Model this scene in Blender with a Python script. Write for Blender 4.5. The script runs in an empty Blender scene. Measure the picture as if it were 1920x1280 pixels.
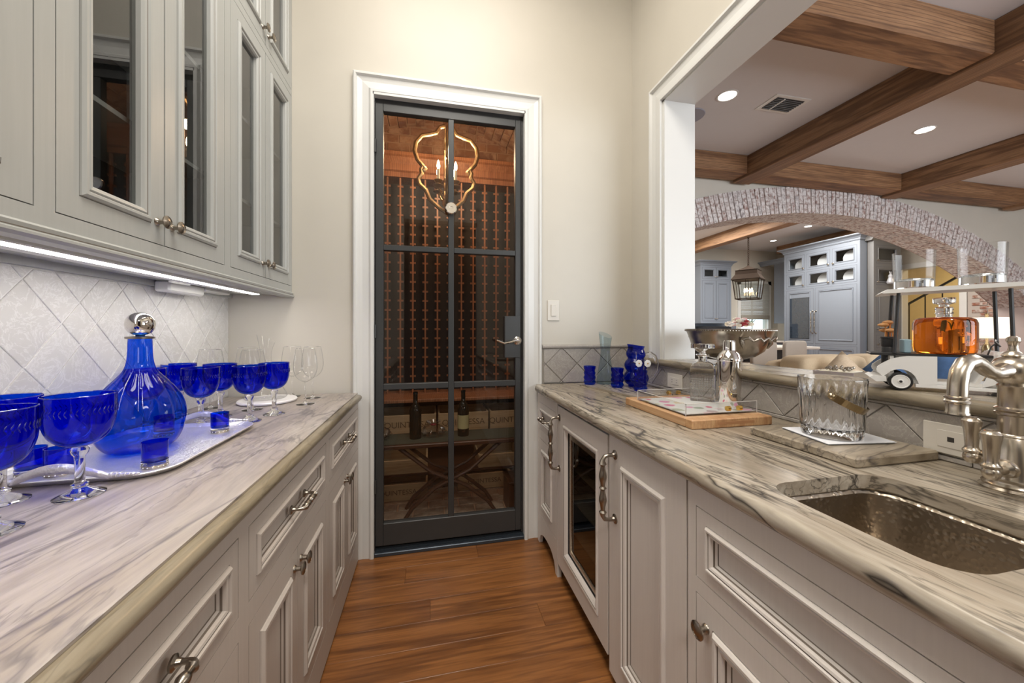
import bpy, bmesh, math, random
from mathutils import Vector, Matrix
random.seed(7)
S = bpy.context.scene
COL = S.collection
PI = math.pi
# ---------------------------------------------------------------- camera
f_px = 696.0
cd = bpy.data.cameras.new('camera'); cam = bpy.data.objects.new('camera', cd); COL.objects.link(cam)
cd.sensor_width = 36; cd.lens = 36*f_px/1920; cd.shift_y = -22.6/1920; cd.clip_start = .02; cd.clip_end = 100
cam.location = (0, 0, 1.21); cam.rotation_euler = (PI/2, 0, -math.atan(153/f_px))
S.camera = cam
# ---------------------------------------------------------------- world
W = bpy.data.worlds.new('world'); S.world = W; W.use_nodes = True
bg = W.node_tree.nodes['Background']; bg.inputs[0].default_value = (.75, .87, 1, 1); bg.inputs[1].default_value = 2.2
S.view_settings.view_transform = 'Standard'; S.view_settings.look = 'None'; S.view_settings.gamma = 1
S.view_settings.use_curve_mapping = False; S.view_settings.exposure = 0.12
# ---------------------------------------------------------------- lights
def area(name, loc, sx, sy, power, color=(1, .93, .83), rot=(0, 0, 0)):
    l = bpy.data.lights.new(name, 'AREA'); l.shape = 'RECTANGLE'; l.size = sx; l.size_y = sy; l.energy = power; l.color = color
    o = bpy.data.objects.new(name, l); o.location = loc; o.rotation_euler = rot; COL.objects.link(o); return o
area('pantry_ceiling_light', (.12, 1.12, 3.5), 1.0, .8, 24, (1, .94, .85))
area('pantry_ceiling_light', (.12, .47, 3.5), 1.0, .6, 25, (1, .94, .85))
area('living_fill_light', (4.6, -2.7, 1.7), 5.5, 2.3, 230, (.86, .93, 1), (PI/2, 0, 0))  # added daylight fill before the near living wall, which has no window
area('living_ceiling_light', (4.7, .6, 3.1), 1.0, 1.6, 80, (1, .94, .86))
area('kitchen_ceiling_light', (7.3, 5.6, 3.35), .9, 1.6, 125, (1, .95, .88))
area('kitchen_ceiling_light', (5.4, 6.9, 3.35), 1.2, 1.6, 120, (1, .95, .88))
area('hall_light', (11.1, 5.3, 3.0), .8, .8, 45, (1, .82, .5))
area('hallway_fill_light', (.12, -1.6, 3.25), .9, .5, 55, (1, .94, .87), (math.radians(38), 0, 0))  # added unseen fill behind the camera, brightens the floor and lower cabinet fronts
for k_ in range(4):
    l_ = bpy.data.lights.new('candle_bulb_light', 'POINT'); l_.energy = 4.6; l_.color = (1, .68, .42); l_.shadow_soft_size = .03
    o_ = bpy.data.objects.new('candle_bulb_light', l_); a_ = PI/4+k_*PI/2; o_.location = (.115+.085*math.cos(a_), 2.72+.085*math.sin(a_), 2.47); COL.objects.link(o_)
S.cycles.transparent_max_bounces = 48; S.cycles.max_bounces = 14; S.cycles.transmission_bounces = 14
# ---------------------------------------------------------------- materials
MATS = {}
def nodes(name):
    m = bpy.data.materials.new(name); m.use_nodes = True; nt = m.node_tree; nt.nodes.clear()
    out = nt.nodes.new('ShaderNodeOutputMaterial'); MATS[name] = m
    return m, nt, out
def N(nt, t, **kw):
    n = nt.nodes.new('ShaderNode'+t)
    for k, v in kw.items():
        if k.startswith('_'): setattr(n, k[1:], v)
        else:
            key = k.replace('__', ' ')
            key = int(key[1:]) if key[0] == 'i' and key[1:].isdigit() else key
            n.inputs[key].default_value = v
    return n
def ramp(nt, fac, stops):
    r = nt.nodes.new('ShaderNodeValToRGB'); e = r.color_ramp.elements
    while len(e) < len(stops): e.new(.5)
    for i, (p, c) in enumerate(stops):
        e[i].position = p; e[i].color = (c, c, c, 1) if isinstance(c, (int, float)) else (*c, 1)
    nt.links.new(fac, r.inputs[0]); return r.outputs[0]
def pri(nt, out, col=None, rough=.5, metal=0, **kw):
    p = N(nt, 'BsdfPrincipled', Roughness=rough, Metallic=metal)
    if isinstance(col, tuple): p.inputs['Base Color'].default_value = (*col, 1)
    elif col is not None: nt.links.new(col, p.inputs['Base Color'])
    for k, v in kw.items(): p.inputs[k.replace('__', ' ')].default_value = v
    nt.links.new(p.outputs[0], out.inputs[0]); return p
def mapped(nt, scale, rot=(0, 0, 0), coord='Object', rnd=False):
    tc = nt.nodes.new('ShaderNodeTexCoord'); mp = nt.nodes.new('ShaderNodeMapping'); mp.vector_type = 'POINT'
    mp.inputs['Scale'].default_value = scale; mp.inputs['Rotation'].default_value = rot
    nt.links.new(tc.outputs[coord], mp.inputs[0])
    if rnd:
        oi = nt.nodes.new('ShaderNodeObjectInfo'); v = N(nt, 'VectorMath', _operation='SCALE'); v.inputs[0].default_value = (31, 17, 23)
        nt.links.new(oi.outputs['Random'], v.inputs['Scale']); nt.links.new(v.outputs[0], mp.inputs['Location'])
    return mp.outputs[0]
def noise(nt, vec, scale=1, detail=4, rough=.55, dist=0):
    n = N(nt, 'TexNoise', Scale=scale, Detail=detail, Roughness=rough, Distortion=dist); nt.links.new(vec, n.inputs['Vector']); return n.outputs[0]
def mix(nt, fac, a, b, mode='MIX'):
    m = N(nt, 'Mix', _data_type='RGBA', _blend_type=mode)
    for s, v in ((0, fac), (6, a), (7, b)):
        if isinstance(v, (int, float)): m.inputs[s].default_value = v
        elif isinstance(v, tuple): m.inputs[s].default_value = (*v, 1)
        else: nt.links.new(v, m.inputs[s])
    return m.outputs[2]
def bump(nt, p, h, strength=.2, dist=.002):
    b = N(nt, 'Bump', Strength=strength, Distance=dist); nt.links.new(h, b.inputs['Height']); nt.links.new(b.outputs[0], p.inputs['Normal'])
def rndcol(nt, stops):
    oi = nt.nodes.new('ShaderNodeObjectInfo'); return ramp(nt, oi.outputs['Random'], stops)
def plain(name, col, rough=.5, metal=0, var=.06, sc=12, **kw):
    m, nt, out = nodes(name)
    n = noise(nt, mapped(nt, (sc, sc, sc)), 1, 3)
    c = mix(nt, n, tuple(x*(1-var) for x in col), tuple(min(1, x*(1+var)) for x in col))
    pri(nt, out, c, rough, metal, **kw); return m
def paint(name, col, dirt=(.32, .28, .24), rough=.42):
    m, nt, out = nodes(name)
    n = noise(nt, mapped(nt, (140, 140, 6)), 1, 3); c = mix(nt, n, tuple(x*.93 for x in col), tuple(x*1.05 for x in col))
    sp = noise(nt, mapped(nt, (90, 90, 90)), 1, 2); k = ramp(nt, sp, [(.0, .7), (.24, 0)])
    c = mix(nt, k, c, dirt); pri(nt, out, c, rough); return m
def wood(name, a, b, dark, scale=(2, 30, 30), rough=.4, rnd=True, grain=.6, b_str=.15):
    m, nt, out = nodes(name); v = mapped(nt, scale, rnd=rnd)
    n = noise(nt, v, 1, 6, .6, .8); fine = noise(nt, mapped(nt, tuple(s*5 for s in scale), rnd=rnd), 1, 3)
    c = ramp(nt, n, [(.3, dark), (.45, a), (.6, b), (.72, a)])
    oi = nt.nodes.new('ShaderNodeObjectInfo')
    c = mix(nt, .35, c, mix(nt, oi.outputs['Random'], tuple(x*.6 for x in a), b))
    w = N(nt, 'TexWave', Scale=.9, Distortion=9, Detail=3); w.bands_direction = 'Z' if scale[2] > scale[0] else 'X'
    w.inputs['Detail Scale'].default_value = .8; nt.links.new(v, w.inputs['Vector'])
    c = mix(nt, ramp(nt, w.outputs['Fac'], [(.0, grain), (.25, 0)]), c, dark)
    c = mix(nt, ramp(nt, fine, [(.35, .35), (.55, 0)]), c, dark)
    p = pri(nt, out, c, rough); bump(nt, p, fine, b_str); return m
def stone(name, light, mid, dark, vein, rot=0, vs=1, warm=(.5, .4, .28), rough=.22, veinamt=.9, sx=9, warp=(.10, .16)):
    m, nt, out = nodes(name)
    v0 = mapped(nt, (1, 1, 1), (0, 0, rot)); w = N(nt, 'TexNoise', Scale=2.2, Detail=3); nt.links.new(v0, w.inputs['Vector'])
    va = N(nt, 'VectorMath', _operation='MULTIPLY_ADD'); va.inputs[1].default_value = (warp[0], warp[1], warp[0])
    nt.links.new(w.outputs['Color'], va.inputs[0]); nt.links.new(v0, va.inputs[2])
    def st(x, y):
        q = N(nt, 'VectorMath', _operation='MULTIPLY'); q.inputs[1].default_value = (x, y, x); nt.links.new(va.outputs[0], q.inputs[0]); return q.outputs[0]
    n1 = noise(nt, st(sx, 1.1), 1, 5, .6, .4); c = ramp(nt, n1, [(.3, dark), (.42, mid), (.55, light), (.66, mid), (.75, light)])
    n4 = noise(nt, st(5, .9), 1, 2, .5); c = mix(nt, ramp(nt, n4, [(.45, 0), (.7, .75)]), c, warm, 'MIX')
    n3 = noise(nt, st(70, 5), 1, 4, .6); c = mix(nt, ramp(nt, n3, [(.35, .45), (.6, 0)]), c, dark)
    for sc, yy, th, amt in ((5*vs, .55, .013, veinamt), (12*vs, 1.3, .016, veinamt*.75), (26*vs, 2.2, .02, veinamt*.5)):
        n2 = noise(nt, st(sc, yy), 1, 5, .55, .25)
        a = N(nt, 'Math', _operation='SUBTRACT', i1=.5); nt.links.new(n2, a.inputs[0])
        b = N(nt, 'Math', _operation='ABSOLUTE'); nt.links.new(a.outputs[0], b.inputs[0])
        k = ramp(nt, b.outputs[0], [(0, amt), (th, 0)]); c = mix(nt, k, c, vein)
    pri(nt, out, c, rough); return m
def metal(name, col, rough=.25, var=.1, bs=0, bsc=60):
    m, nt, out = nodes(name); n = noise(nt, mapped(nt, (bsc, bsc, bsc)), 1, 2)
    c = mix(nt, n, tuple(x*(1-var) for x in col), col); p = pri(nt, out, c, rough, 1)
    if bs: bump(nt, p, n, bs, .004)
    return m
def schlick(nt, ior):
    f0 = ((ior-1)/(ior+1))**2; lw = N(nt, 'LayerWeight', Blend=.5); p = N(nt, 'Math', _operation='POWER', i1=5.0); nt.links.new(lw.outputs['Facing'], p.inputs[0])
    m = N(nt, 'Math', _operation='MULTIPLY_ADD', i1=1-f0, i2=f0); nt.links.new(p.outputs[0], m.inputs[0]); return m.outputs[0], lw.outputs['Facing']
def thin(name, col, ior=1.45, rough=0.0, gl=(1, 1, 1)):
    m, nt, out = nodes(name); t = N(nt, 'BsdfTransparent', Color=(*col, 1)); g = N(nt, 'BsdfGlossy', Color=(*gl, 1), Roughness=rough)
    fr, fc = schlick(nt, ior); mx = nt.nodes.new('ShaderNodeMixShader')
    nt.links.new(fr, mx.inputs[0]); nt.links.new(t.outputs[0], mx.inputs[1]); nt.links.new(g.outputs[0], mx.inputs[2])
    nt.links.new(mx.outputs[0], out.inputs[0]); return m
def thinedge(name, col, edge, ior=1.4):
    """thin blown wall: more glass is crossed where the wall turns edge-on, so it tints more there"""
    m, nt, out = nodes(name); fr, fc = schlick(nt, ior)
    c = mix(nt, ramp(nt, fc, [(.6, 0), (1, 1)]), col, edge); t = N(nt, 'BsdfTransparent'); nt.links.new(c, t.inputs[0])
    g = N(nt, 'BsdfGlossy', Roughness=.02); mx = nt.nodes.new('ShaderNodeMixShader')
    nt.links.new(fr, mx.inputs[0]); nt.links.new(t.outputs[0], mx.inputs[1]); nt.links.new(g.outputs[0], mx.inputs[2])
    nt.links.new(mx.outputs[0], out.inputs[0]); return m
def solidglass(name, col=(1, 1, 1), rough=0, ior=1.48):
    m, nt, out = nodes(name); pri(nt, out, col, rough, 0, **{'Transmission Weight': 1.0, 'IOR': ior}); return m
def emis(name, col, s):
    m, nt, out = nodes(name); e = N(nt, 'Emission', Color=(*col, 1), Strength=s); nt.links.new(e.outputs[0], out.inputs[0]); return m

M_wall = plain('plaster_wall', (.60, .565, .495), .45, var=.05, sc=3)
M_ceil = plain('plaster_ceiling', (.66, .65, .66), .8, var=.02)
M_trim = plain('white_trim', (.71, .71, .69), .35, var=.01)
M_up = paint('grey_paint', (.425, .435, .42))
M_lo = paint('taupe_paint', (.50, .45, .405))
M_ri = paint('warm_grey_paint', (.68, .635, .595))
M_glaze = plain('glaze_line', (.16, .13, .105), .6)
M_dark = plain('dark_gap', (.035, .03, .027), .7)
M_steel = plain('door_steel', (.047, .049, .050), .4, .15)
M_sill = plain('sill_metal', (.06, .075, .095), .3, .5)
M_floor = wood('pine_plank', (.21, .08, .024), (.33, .135, .042), (.06, .021, .008), (1.2, 22, 20), .3, grain=.5)
M_sub = plain('subfloor', (.05, .025, .015), .7)
M_beam = wood('beam_wood', (.27, .135, .06), (.40, .22, .11), (.09, .04, .02), (1.2, 16, 16), .6, b_str=.5)
M_beamy = wood('beam_wood_long', (.25, .13, .06), (.37, .21, .11), (.085, .04, .02), (16, 1.2, 16), .6, b_str=.5)
M_stL = stone('quartzite_left', (.47, .425, .39), (.36, .315, .28), (.20, .17, .165), (.10, .085, .09), .05, .5, (.35, .29, .235), .3, .85, 8)
M_stR = stone('quartzite_right', (.49, .44, .365), (.35, .30, .235), (.22, .18, .135), (.04, .034, .028), -.10, .75, (.29, .235, .165), .25, 1.0, 6)
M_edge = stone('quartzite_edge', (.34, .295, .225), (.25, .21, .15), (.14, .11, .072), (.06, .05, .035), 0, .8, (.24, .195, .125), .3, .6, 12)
def tilemat(name, a, b, c3):
    m, nt, out = nodes(name); n = noise(nt, mapped(nt, (30, 30, 30), rnd=True), 1, 6, .7)
    c = mix(nt, n, a, b); c = mix(nt, .5, c, rndcol(nt, [(0, a), (.5, b), (1, c3)])); v = noise(nt, mapped(nt, (12, 12, 12), rnd=True), 1, 6, .7, 2)
    s = N(nt, 'Math', _operation='SUBTRACT', i1=.5); nt.links.new(v, s.inputs[0]); ab = N(nt, 'Math', _operation='ABSOLUTE'); nt.links.new(s.outputs[0], ab.inputs[0])
    c = mix(nt, ramp(nt, ab.outputs[0], [(0, .35), (.03, 0)]), c, tuple(min(1, x*1.5) for x in b)); p = pri(nt, out, c, .5); bump(nt, p, n, .25); return m
M_tileL = tilemat('tumbled_tile_light', (.58, .565, .545), (.72, .705, .68), (.62, .61, .60))
M_tileR = tilemat('tumbled_tile_grey', (.285, .258, .232), (.42, .39, .355), (.34, .31, .28))
M_groutL = plain('grout_light', (.80, .79, .77), .8)
M_groutR = plain('grout_grey', (.36, .33, .29), .8)
M_pew = metal('pewter', (.36, .32, .27), .28)
M_nick = metal('brushed_nickel', (.56, .50, .42), .27, .05)
M_chrome = metal('chrome', (.72, .69, .66), .06, .02)
M_silver = metal('hammered_silver', (.88, .87, .88), .42, .08, .6, 130)
M_bowl = metal('antique_silver', (.42, .38, .33), .26, .25, .05, 20)
M_sink = metal('sink_nickel', (.36, .31, .25), .3, .1)
M_gold = metal('gold', (.86, .56, .14), .15)
M_brass = metal('aged_brass', (.42, .33, .2), .22)
M_gilt = metal('gilded_iron', (.46, .31, .16), .42, .65, .3, 30)
M_pane = thin('window_pane', (.93, .95, .94), 1.5)
M_paned = thin('tinted_pane', (.80, .78, .76), 1.55)
M_cabpane = thin('cabinet_pane', (.55, .56, .55), 1.9)
M_clear = thinedge('clear_glass_wall', (.985, .985, .985), (.72, .74, .76), 1.4)
M_blue = thinedge('cobalt_glass', (.03, .24, .92), (.01, .05, .62), 1.42)
M_blue2 = thinedge('cobalt_bottle', (.06, .30, .95), (.02, .06, .7), 1.45)
M_navy = thinedge('deep_cobalt', (.025, .12, .80), (.008, .02, .42), 1.45)
M_pale = thinedge('pale_blue_glass', (.74, .83, .87), (.40, .54, .60), 1.45)
M_sg = solidglass('cut_crystal'); M_stem = solidglass('stem_glass', (1, 1, 1), 0, 1.4)
M_amber = solidglass('whiskey', (.85, .22, .02), 0, 1.36)
M_acr = thin('acrylic', (.93, .93, .93), 1.45)
M_acre = plain('acrylic_edge', (.72, .70, .68), .1)
M_led = emis('led', (1, .95, .89), 20)
M_can = emis('can_light', (1, .95, .88), 9)
M_flame = emis('candle_bulb', (1, .72, .42), 30)
M_white = plain('white_paint', (.74, .73, .71), .3, var=.01)
M_marble = plain('white_marble', (.82, .80, .79), .25, var=.03)
M_plate = plain('switch_plate', (.68, .64, .57), .35, var=.01)
M_black = plain('black_iron', (.02, .02, .022), .35)
M_rub = plain('black_rubber', (.012, .012, .012), .45)
M_maple = wood('maple', (.62, .38, .2), (.70, .46, .27), (.42, .22, .1), (22, 2, 30), .45, False, .25)
M_blk = wood('butcher_end', (.55, .30, .14), (.66, .42, .22), (.33, .15, .06), (30, 3, 12), .45, False, .3)
M_rack = wood('redwood', (.33, .135, .06), (.43, .19, .09), (.17, .06, .025), (20, 20, 1.5), .45)
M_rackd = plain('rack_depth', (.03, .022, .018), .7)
M_crate = wood('crate_pine', (.50, .36, .2), (.58, .43, .26), (.33, .22, .12), (2, 30, 30), .6, grain=.2)
M_tbl = plain('dark_table', (.07, .03, .016), .4)
M_fab = plain('beige_fabric', (.52, .41, .28), .9, var=.12, sc=90)
M_fab2 = plain('sand_fabric', (.50, .40, .29), .9, var=.2, sc=60)
M_lin = plain('linen', (.46, .41, .36), .9, var=.12, sc=120)
M_navyf = plain('navy_velvet', (.03, .075, .17), .8, var=.4, sc=14)
M_greyf = plain('grey_fabric', (.42, .43, .43), .9)
M_kblue = paint('blue_grey_paint', (.185, .21, .25), (.1, .12, .15))
M_kgrey = paint('dark_grey_paint', (.15, .15, .15), (.06, .06, .06))
M_kgl = plain('blue_glaze', (.09, .10, .12), .6)
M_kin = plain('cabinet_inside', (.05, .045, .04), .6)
M_china = plain('china', (.45, .46, .49), .3)
M_quartz = plain('island_top', (.70, .66, .61), .25)
M_shade = plain('woven_shade', (.42, .41, .37), .9, var=.35, sc=60)
M_linsh, nt_s, out_s = nodes('lamp_shade'); ds_ = N(nt_s, 'BsdfDiffuse', Color=(.8, .78, .75, 1)); tl_ = N(nt_s, 'BsdfTranslucent', Color=(.8, .76, .7, 1)); ms_ = nt_s.nodes.new('ShaderNodeMixShader'); nt_s.links.new(ds_.outputs[0], ms_.inputs[1]); nt_s.links.new(tl_.outputs[0], ms_.inputs[2]); nt_s.links.new(ms_.outputs[0], out_s.inputs[0])
M_green = plain('leaf', (.07, .16, .04), .6); M_red = plain('red_petal', (.3, .02, .03), .6); M_cream = plain('cream_petal', (.75, .70, .58), .7); M_pink = plain('pink_petal', (.70, .42, .42), .7)
M_nap = plain('napkin_white', (.80, .82, .87), .8); M_napb = plain('napkin_edge', (.35, .42, .5), .8)
M_bottle = thin('bottle_dark', (.03, .035, .02), 1.5); M_label = plain('label_paper', (.45, .42, .22), .7)
M_tan = plain('yellow_hall', (.72, .60, .38), .7); M_blueblk = plain('pale_blue_block', (.28, .42, .5), .5)
M_hall = plain('hall_dark', (.035, .03, .04), .6)
M_club = plain('club_wood', (.55, .27, .1), .4)
def brickmat(name, cols, wash=None, amt=.5, sc=18):
    m, nt, out = nodes(name); c = rndcol(nt, cols); n = noise(nt, mapped(nt, (sc, sc, sc), rnd=True), 1, 6, .7)
    if wash: c = mix(nt, ramp(nt, n, [(.5-amt*.3, 0), (.5+.12-amt*.1, 1)]), c, wash)
    p = pri(nt, out, c, .85); bump(nt, p, n, .5, .006); return m
M_brkw = brickmat('washed_brick', [(0, (.22, .10, .08)), (.4, (.30, .17, .14)), (.7, (.36, .29, .28)), (1, (.24, .20, .21))], (.72, .69, .68), .5, 26)
M_brk = brickmat('red_brick', [(0, (.30, .12, .075)), (.5, (.24, .10, .06)), (1, (.42, .24, .17))], (.55, .5, .46), .25, 9)
M_mortw = plain('white_mortar', (.40, .33, .31), .9)
M_mort = plain('mortar', (.48, .43, .39), .9)
M_cbrk = brickmat('cellar_brick', [(0, (.26, .125, .07)), (.5, (.31, .16, .09)), (1, (.21, .10, .06))], (.40, .25, .16), .15, 8)
M_cmort = plain('cellar_mortar', (.40, .25, .16), .9)
M_paver = brickmat('paver', [(0, (.20, .13, .085)), (.5, (.28, .19, .13)), (1, (.17, .12, .09))], (.34, .27, .2), .2, 8)

# ---------------------------------------------------------------- mesh helpers
def cr(P, k=4):
    o = []
    for i in range(len(P)-1):
        p0, p1, p2, p3 = P[max(i-1, 0)], P[i], P[i+1], P[min(i+2, len(P)-1)]
        for j in range(k):
            t = j/k; o.append(tuple(max(.0005 if q == 0 else -9, .5*(2*p1[q]+(p2[q]-p0[q])*t+(2*p0[q]-5*p1[q]+4*p2[q]-p3[q])*t*t+(3*p1[q]-p0[q]-3*p2[q]+p3[q])*t**3)) for q in (0, 1)))
    return o+[P[-1]]
class MB:
    def __init__(s): s.v = []; s.f = []; s.m = []; s.mats = []; s.T = None; s.sm = []
    def mi(s, mat):
        if mat not in s.mats: s.mats.append(mat)
        return s.mats.index(mat)
    def add(s, vs, fs, mat, smooth=False):
        b = len(s.v); T = s.T; k = s.mi(mat)
        s.v += [tuple(T(*p)) if T else tuple(p) for p in vs]
        for q in fs: s.f.append([b+i for i in q]); s.m.append(k); s.sm.append(smooth)
        return s
    def box(s, x0, x1, y0, y1, z0, z1, mat, bev=0):
        if bev:
            b = bev; x0, x1 = min(x0, x1), max(x0, x1); y0, y1 = min(y0, y1), max(y0, y1)
            pts = [(x0, x1, y0+b, y1-b), (x0+b, x1-b, y0, y1)]
            ring = lambda x0, x1, y0, y1, z, c: [(x0+c, y0, z), (x1-c, y0, z), (x1, y0+c, z), (x1, y1-c, z), (x1-c, y1, z), (x0+c, y1, z), (x0, y1-c, z), (x0, y0+c, z)]
            R = [ring(x0+b, x1-b, y0+b, y1-b, z0, b*.5), ring(x0, x1, y0, y1, z0+b, b), ring(x0, x1, y0, y1, z1-b, b), ring(x0+b, x1-b, y0+b, y1-b, z1, b*.5)]
            vs = sum(R, []); fs = [list(range(8))[::-1], list(range(24, 32))]
            for r in range(3):
                for i in range(8): fs.append([r*8+i, r*8+(i+1) % 8, r*8+8+(i+1) % 8, r*8+8+i])
            return s.add(vs, fs, mat)
        vs = [(x, y, z) for z in (z0, z1) for y in (y0, y1) for x in (x0, x1)]
        return s.add(vs, [[0, 2, 3, 1], [4, 5, 7, 6], [0, 1, 5, 4], [2, 6, 7, 3], [0, 4, 6, 2], [1, 3, 7, 5]], mat)
    def lathe(s, prof, mat, c=(0, 0, 0), seg=24, cap=True, axis='z', smooth=True, flute=None):
        vs = []; fs = []; n = len(prof)
        for r, z in prof:
            for i in range(seg):
                a = 2*PI*i/seg; rr = r*(1+(flute(i, z) if flute else 0)); x, y = rr*math.cos(a), rr*math.sin(a)
                p = {'z': (x, y, z), 'x': (z, x, y), 'y': (x, z, y)}[axis]; vs.append((c[0]+p[0], c[1]+p[1], c[2]+p[2]))
        for j in range(n-1):
            for i in range(seg): fs.append([j*seg+i, j*seg+(i+1) % seg, (j+1)*seg+(i+1) % seg, (j+1)*seg+i])
        if cap:
            fs.append(list(range(seg))[::-1]); fs.append([(n-1)*seg+i for i in range(seg)])
        return s.add(vs, fs, mat, smooth)
    def tube(s, pts, r, mat, seg=10, cap=True, sy=1):
        pts = [Vector(p) for p in pts]; n = len(pts); vs = []; fs = []; up = Vector((0, 0, 1)); prev = None
        for i, p in enumerate(pts):
            t = (pts[min(i+1, n-1)]-pts[max(i-1, 0)]).normalized()
            if prev is None: a = up if abs(t.dot(up)) < .95 else Vector((1, 0, 0)); u = t.cross(a).normalized()
            else: u = (prev-t*prev.dot(t)).normalized()
            prev = u; w = t.cross(u); rr = r[i] if isinstance(r, (list, tuple)) else r
            for k in range(seg):
                a = 2*PI*k/seg; vs.append(tuple(p+u*math.cos(a)*rr+w*math.sin(a)*rr*sy))
        for j in range(n-1):
            for i in range(seg): fs.append([j*seg+i, j*seg+(i+1) % seg, (j+1)*seg+(i+1) % seg, (j+1)*seg+i])
        if cap: fs.append(list(range(seg))[::-1]); fs.append([(n-1)*seg+i for i in range(seg)])
        return s.add(vs, fs, mat, True)
    def prism(s, poly, h0, h1, mat, ax='z', smooth=False):
        n = len(poly); mk = {'z': lambda a, b, h: (a, b, h), 'y': lambda a, b, h: (a, h, b), 'x': lambda a, b, h: (h, a, b)}[ax]
        vs = [mk(a, b, h0) for a, b in poly]+[mk(a, b, h1) for a, b in poly]
        fs = [list(range(n))[::-1], list(range(n, 2*n))]+[[i, (i+1) % n, n+(i+1) % n, n+i] for i in range(n)]
        return s.add(vs, fs, mat, smooth)
    def sweep(s, prof, a, b, mat, ax='y'):   # open profile polygon (p,q) extruded along ax from a to b
        return s.prism(prof, a, b, mat, ax)
    def ring(s, T, w, h, prof, cap=None):
        """nested rectangles: prof=[(inset,height,mat)...] mapped by T(u,v,n)"""
        vs = []; fs = []
        old = s.T; s.T = None
        R = []
        for ins, ht, mt in prof: R.append([T(*p) for p in ((ins, ins, ht), (w-ins, ins, ht), (w-ins, h-ins, ht), (ins, h-ins, ht))])
        for j in range(len(prof)-1):
            s.add(R[j]+R[j+1], [[i, (i+1) % 4, 4+(i+1) % 4, 4+i] for i in range(4)], prof[j+1][2])
        if cap: s.add(R[-1], [[0, 1, 2, 3]], cap)
        s.T = old; return s
    def grid(s, T, us, vs_, t, mat, holes):
        """face frame: slab of thickness t minus the rectangular holes"""
        us = sorted(set(us+[x for h in holes for x in h[:2]])); vv = sorted(set(vs_+[x for h in holes for x in h[2:]]))
        old = s.T; s.T = T
        for i in range(len(us)-1):
            j = 0
            while j < len(vv)-1:
                inh = lambda jj: any(h[0]-1e-6 <= us[i] and us[i+1] <= h[1]+1e-6 and h[2]-1e-6 <= vv[jj] and vv[jj+1] <= h[3]+1e-6 for h in holes)
                if inh(j): j += 1; continue
                k = j
                while k < len(vv)-1 and not inh(k): k += 1
                s.box(us[i], us[i+1], vv[j], vv[k], -t, 0, mat); j = k
        s.T = old; return s
    def build(s, name, parent=None, weld=False, sub=0):
        me = bpy.data.meshes.new(name); off = rootloc(parent)
        me.from_pydata([(v[0]-off[0], v[1]-off[1], v[2]-off[2]) for v in s.v], [], s.f)
        for m in s.mats: me.materials.append(m)
        for p, k, sm in zip(me.polygons, s.m, s.sm): p.material_index = k; p.use_smooth = sm
        bm = bmesh.new(); bm.from_mesh(me)
        if weld: bmesh.ops.remove_doubles(bm, verts=bm.verts, dist=1e-5)
        bmesh.ops.recalc_face_normals(bm, faces=bm.faces)
        if any(s.sm):
            for e_ in bm.edges:
                if len(e_.link_faces) == 2 and e_.calc_face_angle(0) > .6: e_.smooth = False
        bm.to_mesh(me); bm.free()
        o = bpy.data.objects.new(name, me); COL.objects.link(o)
        if parent: o.parent = parent
        return o
def rootloc(p):
    if p is None: return (0, 0, 0)
    while p.parent: p = p.parent
    return tuple(p.location)
def tag(o, label=None, cat=None, group=None, kind=None):
    if label: o['label'] = label
    if cat: o['category'] = cat
    if group: o['group'] = group
    if kind: o['kind'] = kind
    return o
def thing(name, label, cat, loc=(0, 0, 0), group=None, kind=None):
    o = bpy.data.objects.new(name, None); o.empty_display_size = .05; COL.objects.link(o); o.location = loc
    return tag(o, label, cat, group, kind)
def struct(name, mb, kind='structure'):
    o = mb.build(name); o['kind'] = kind; return o
KIDS = {}
def copy_tree(o, loc=None, rotz=None, parent=None, label=None):
    c = o.copy(); COL.objects.link(c)
    if parent: c.parent = parent
    if loc: c.location = loc
    if rotz is not None: c.rotation_euler = (0, 0, rotz)
    if label: c['label'] = label
    for ch in [x for x in list(o.children)]: copy_tree(ch, parent=c)
    return c
def inst(src, name, parent, loc, rot=(0, 0, 0), scale=(1, 1, 1)):
    o = bpy.data.objects.new(name, src); COL.objects.link(o); o.parent = parent; off = rootloc(parent)
    o.location = (loc[0]-off[0], loc[1]-off[1], loc[2]-off[2]); o.rotation_euler = rot; o.scale = scale; return o
def meshof(mb, name):
    o = mb.build(name); me = o.data; bpy.data.objects.remove(o); return me
def B(name, parent, x0, x1, y0, y1, z0, z1, mat, bev=0):
    return MB().box(x0, x1, y0, y1, z0, z1, mat, bev).build(name, parent)
def clip(poly, x0, x1, y0, y1):
    for ax, lim, sg in ((0, x0, 1), (0, x1, -1), (1, y0, 1), (1, y1, -1)):
        out = []
        for i in range(len(poly)):
            a, b = poly[i-1], poly[i]; da, db = (a[ax]-lim)*sg, (b[ax]-lim)*sg
            if da >= 0: out.append(a)
            if (da >= 0) != (db >= 0):
                t = da/(da-db); out.append((a[0]+(b[0]-a[0])*t, a[1]+(b[1]-a[1])*t))
        poly = out
        if len(poly) < 3: return []
    o = []
    for p in poly:
        if not o or math.dist(p, o[-1]) > 1e-4: o.append(p)
    if len(o) > 2 and math.dist(o[0], o[-1]) < 1e-4: o.pop()
    return o if len(o) > 2 else []
def inset(poly, d):
    cx = sum(p[0] for p in poly)/len(poly); cy = sum(p[1] for p in poly)/len(poly); o = []
    for p in poly:
        l = math.dist(p, (cx, cy)); k = max(.3, 1-d*1.35/l); o.append((cx+(p[0]-cx)*k, cy+(p[1]-cy)*k))
    return o
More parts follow.
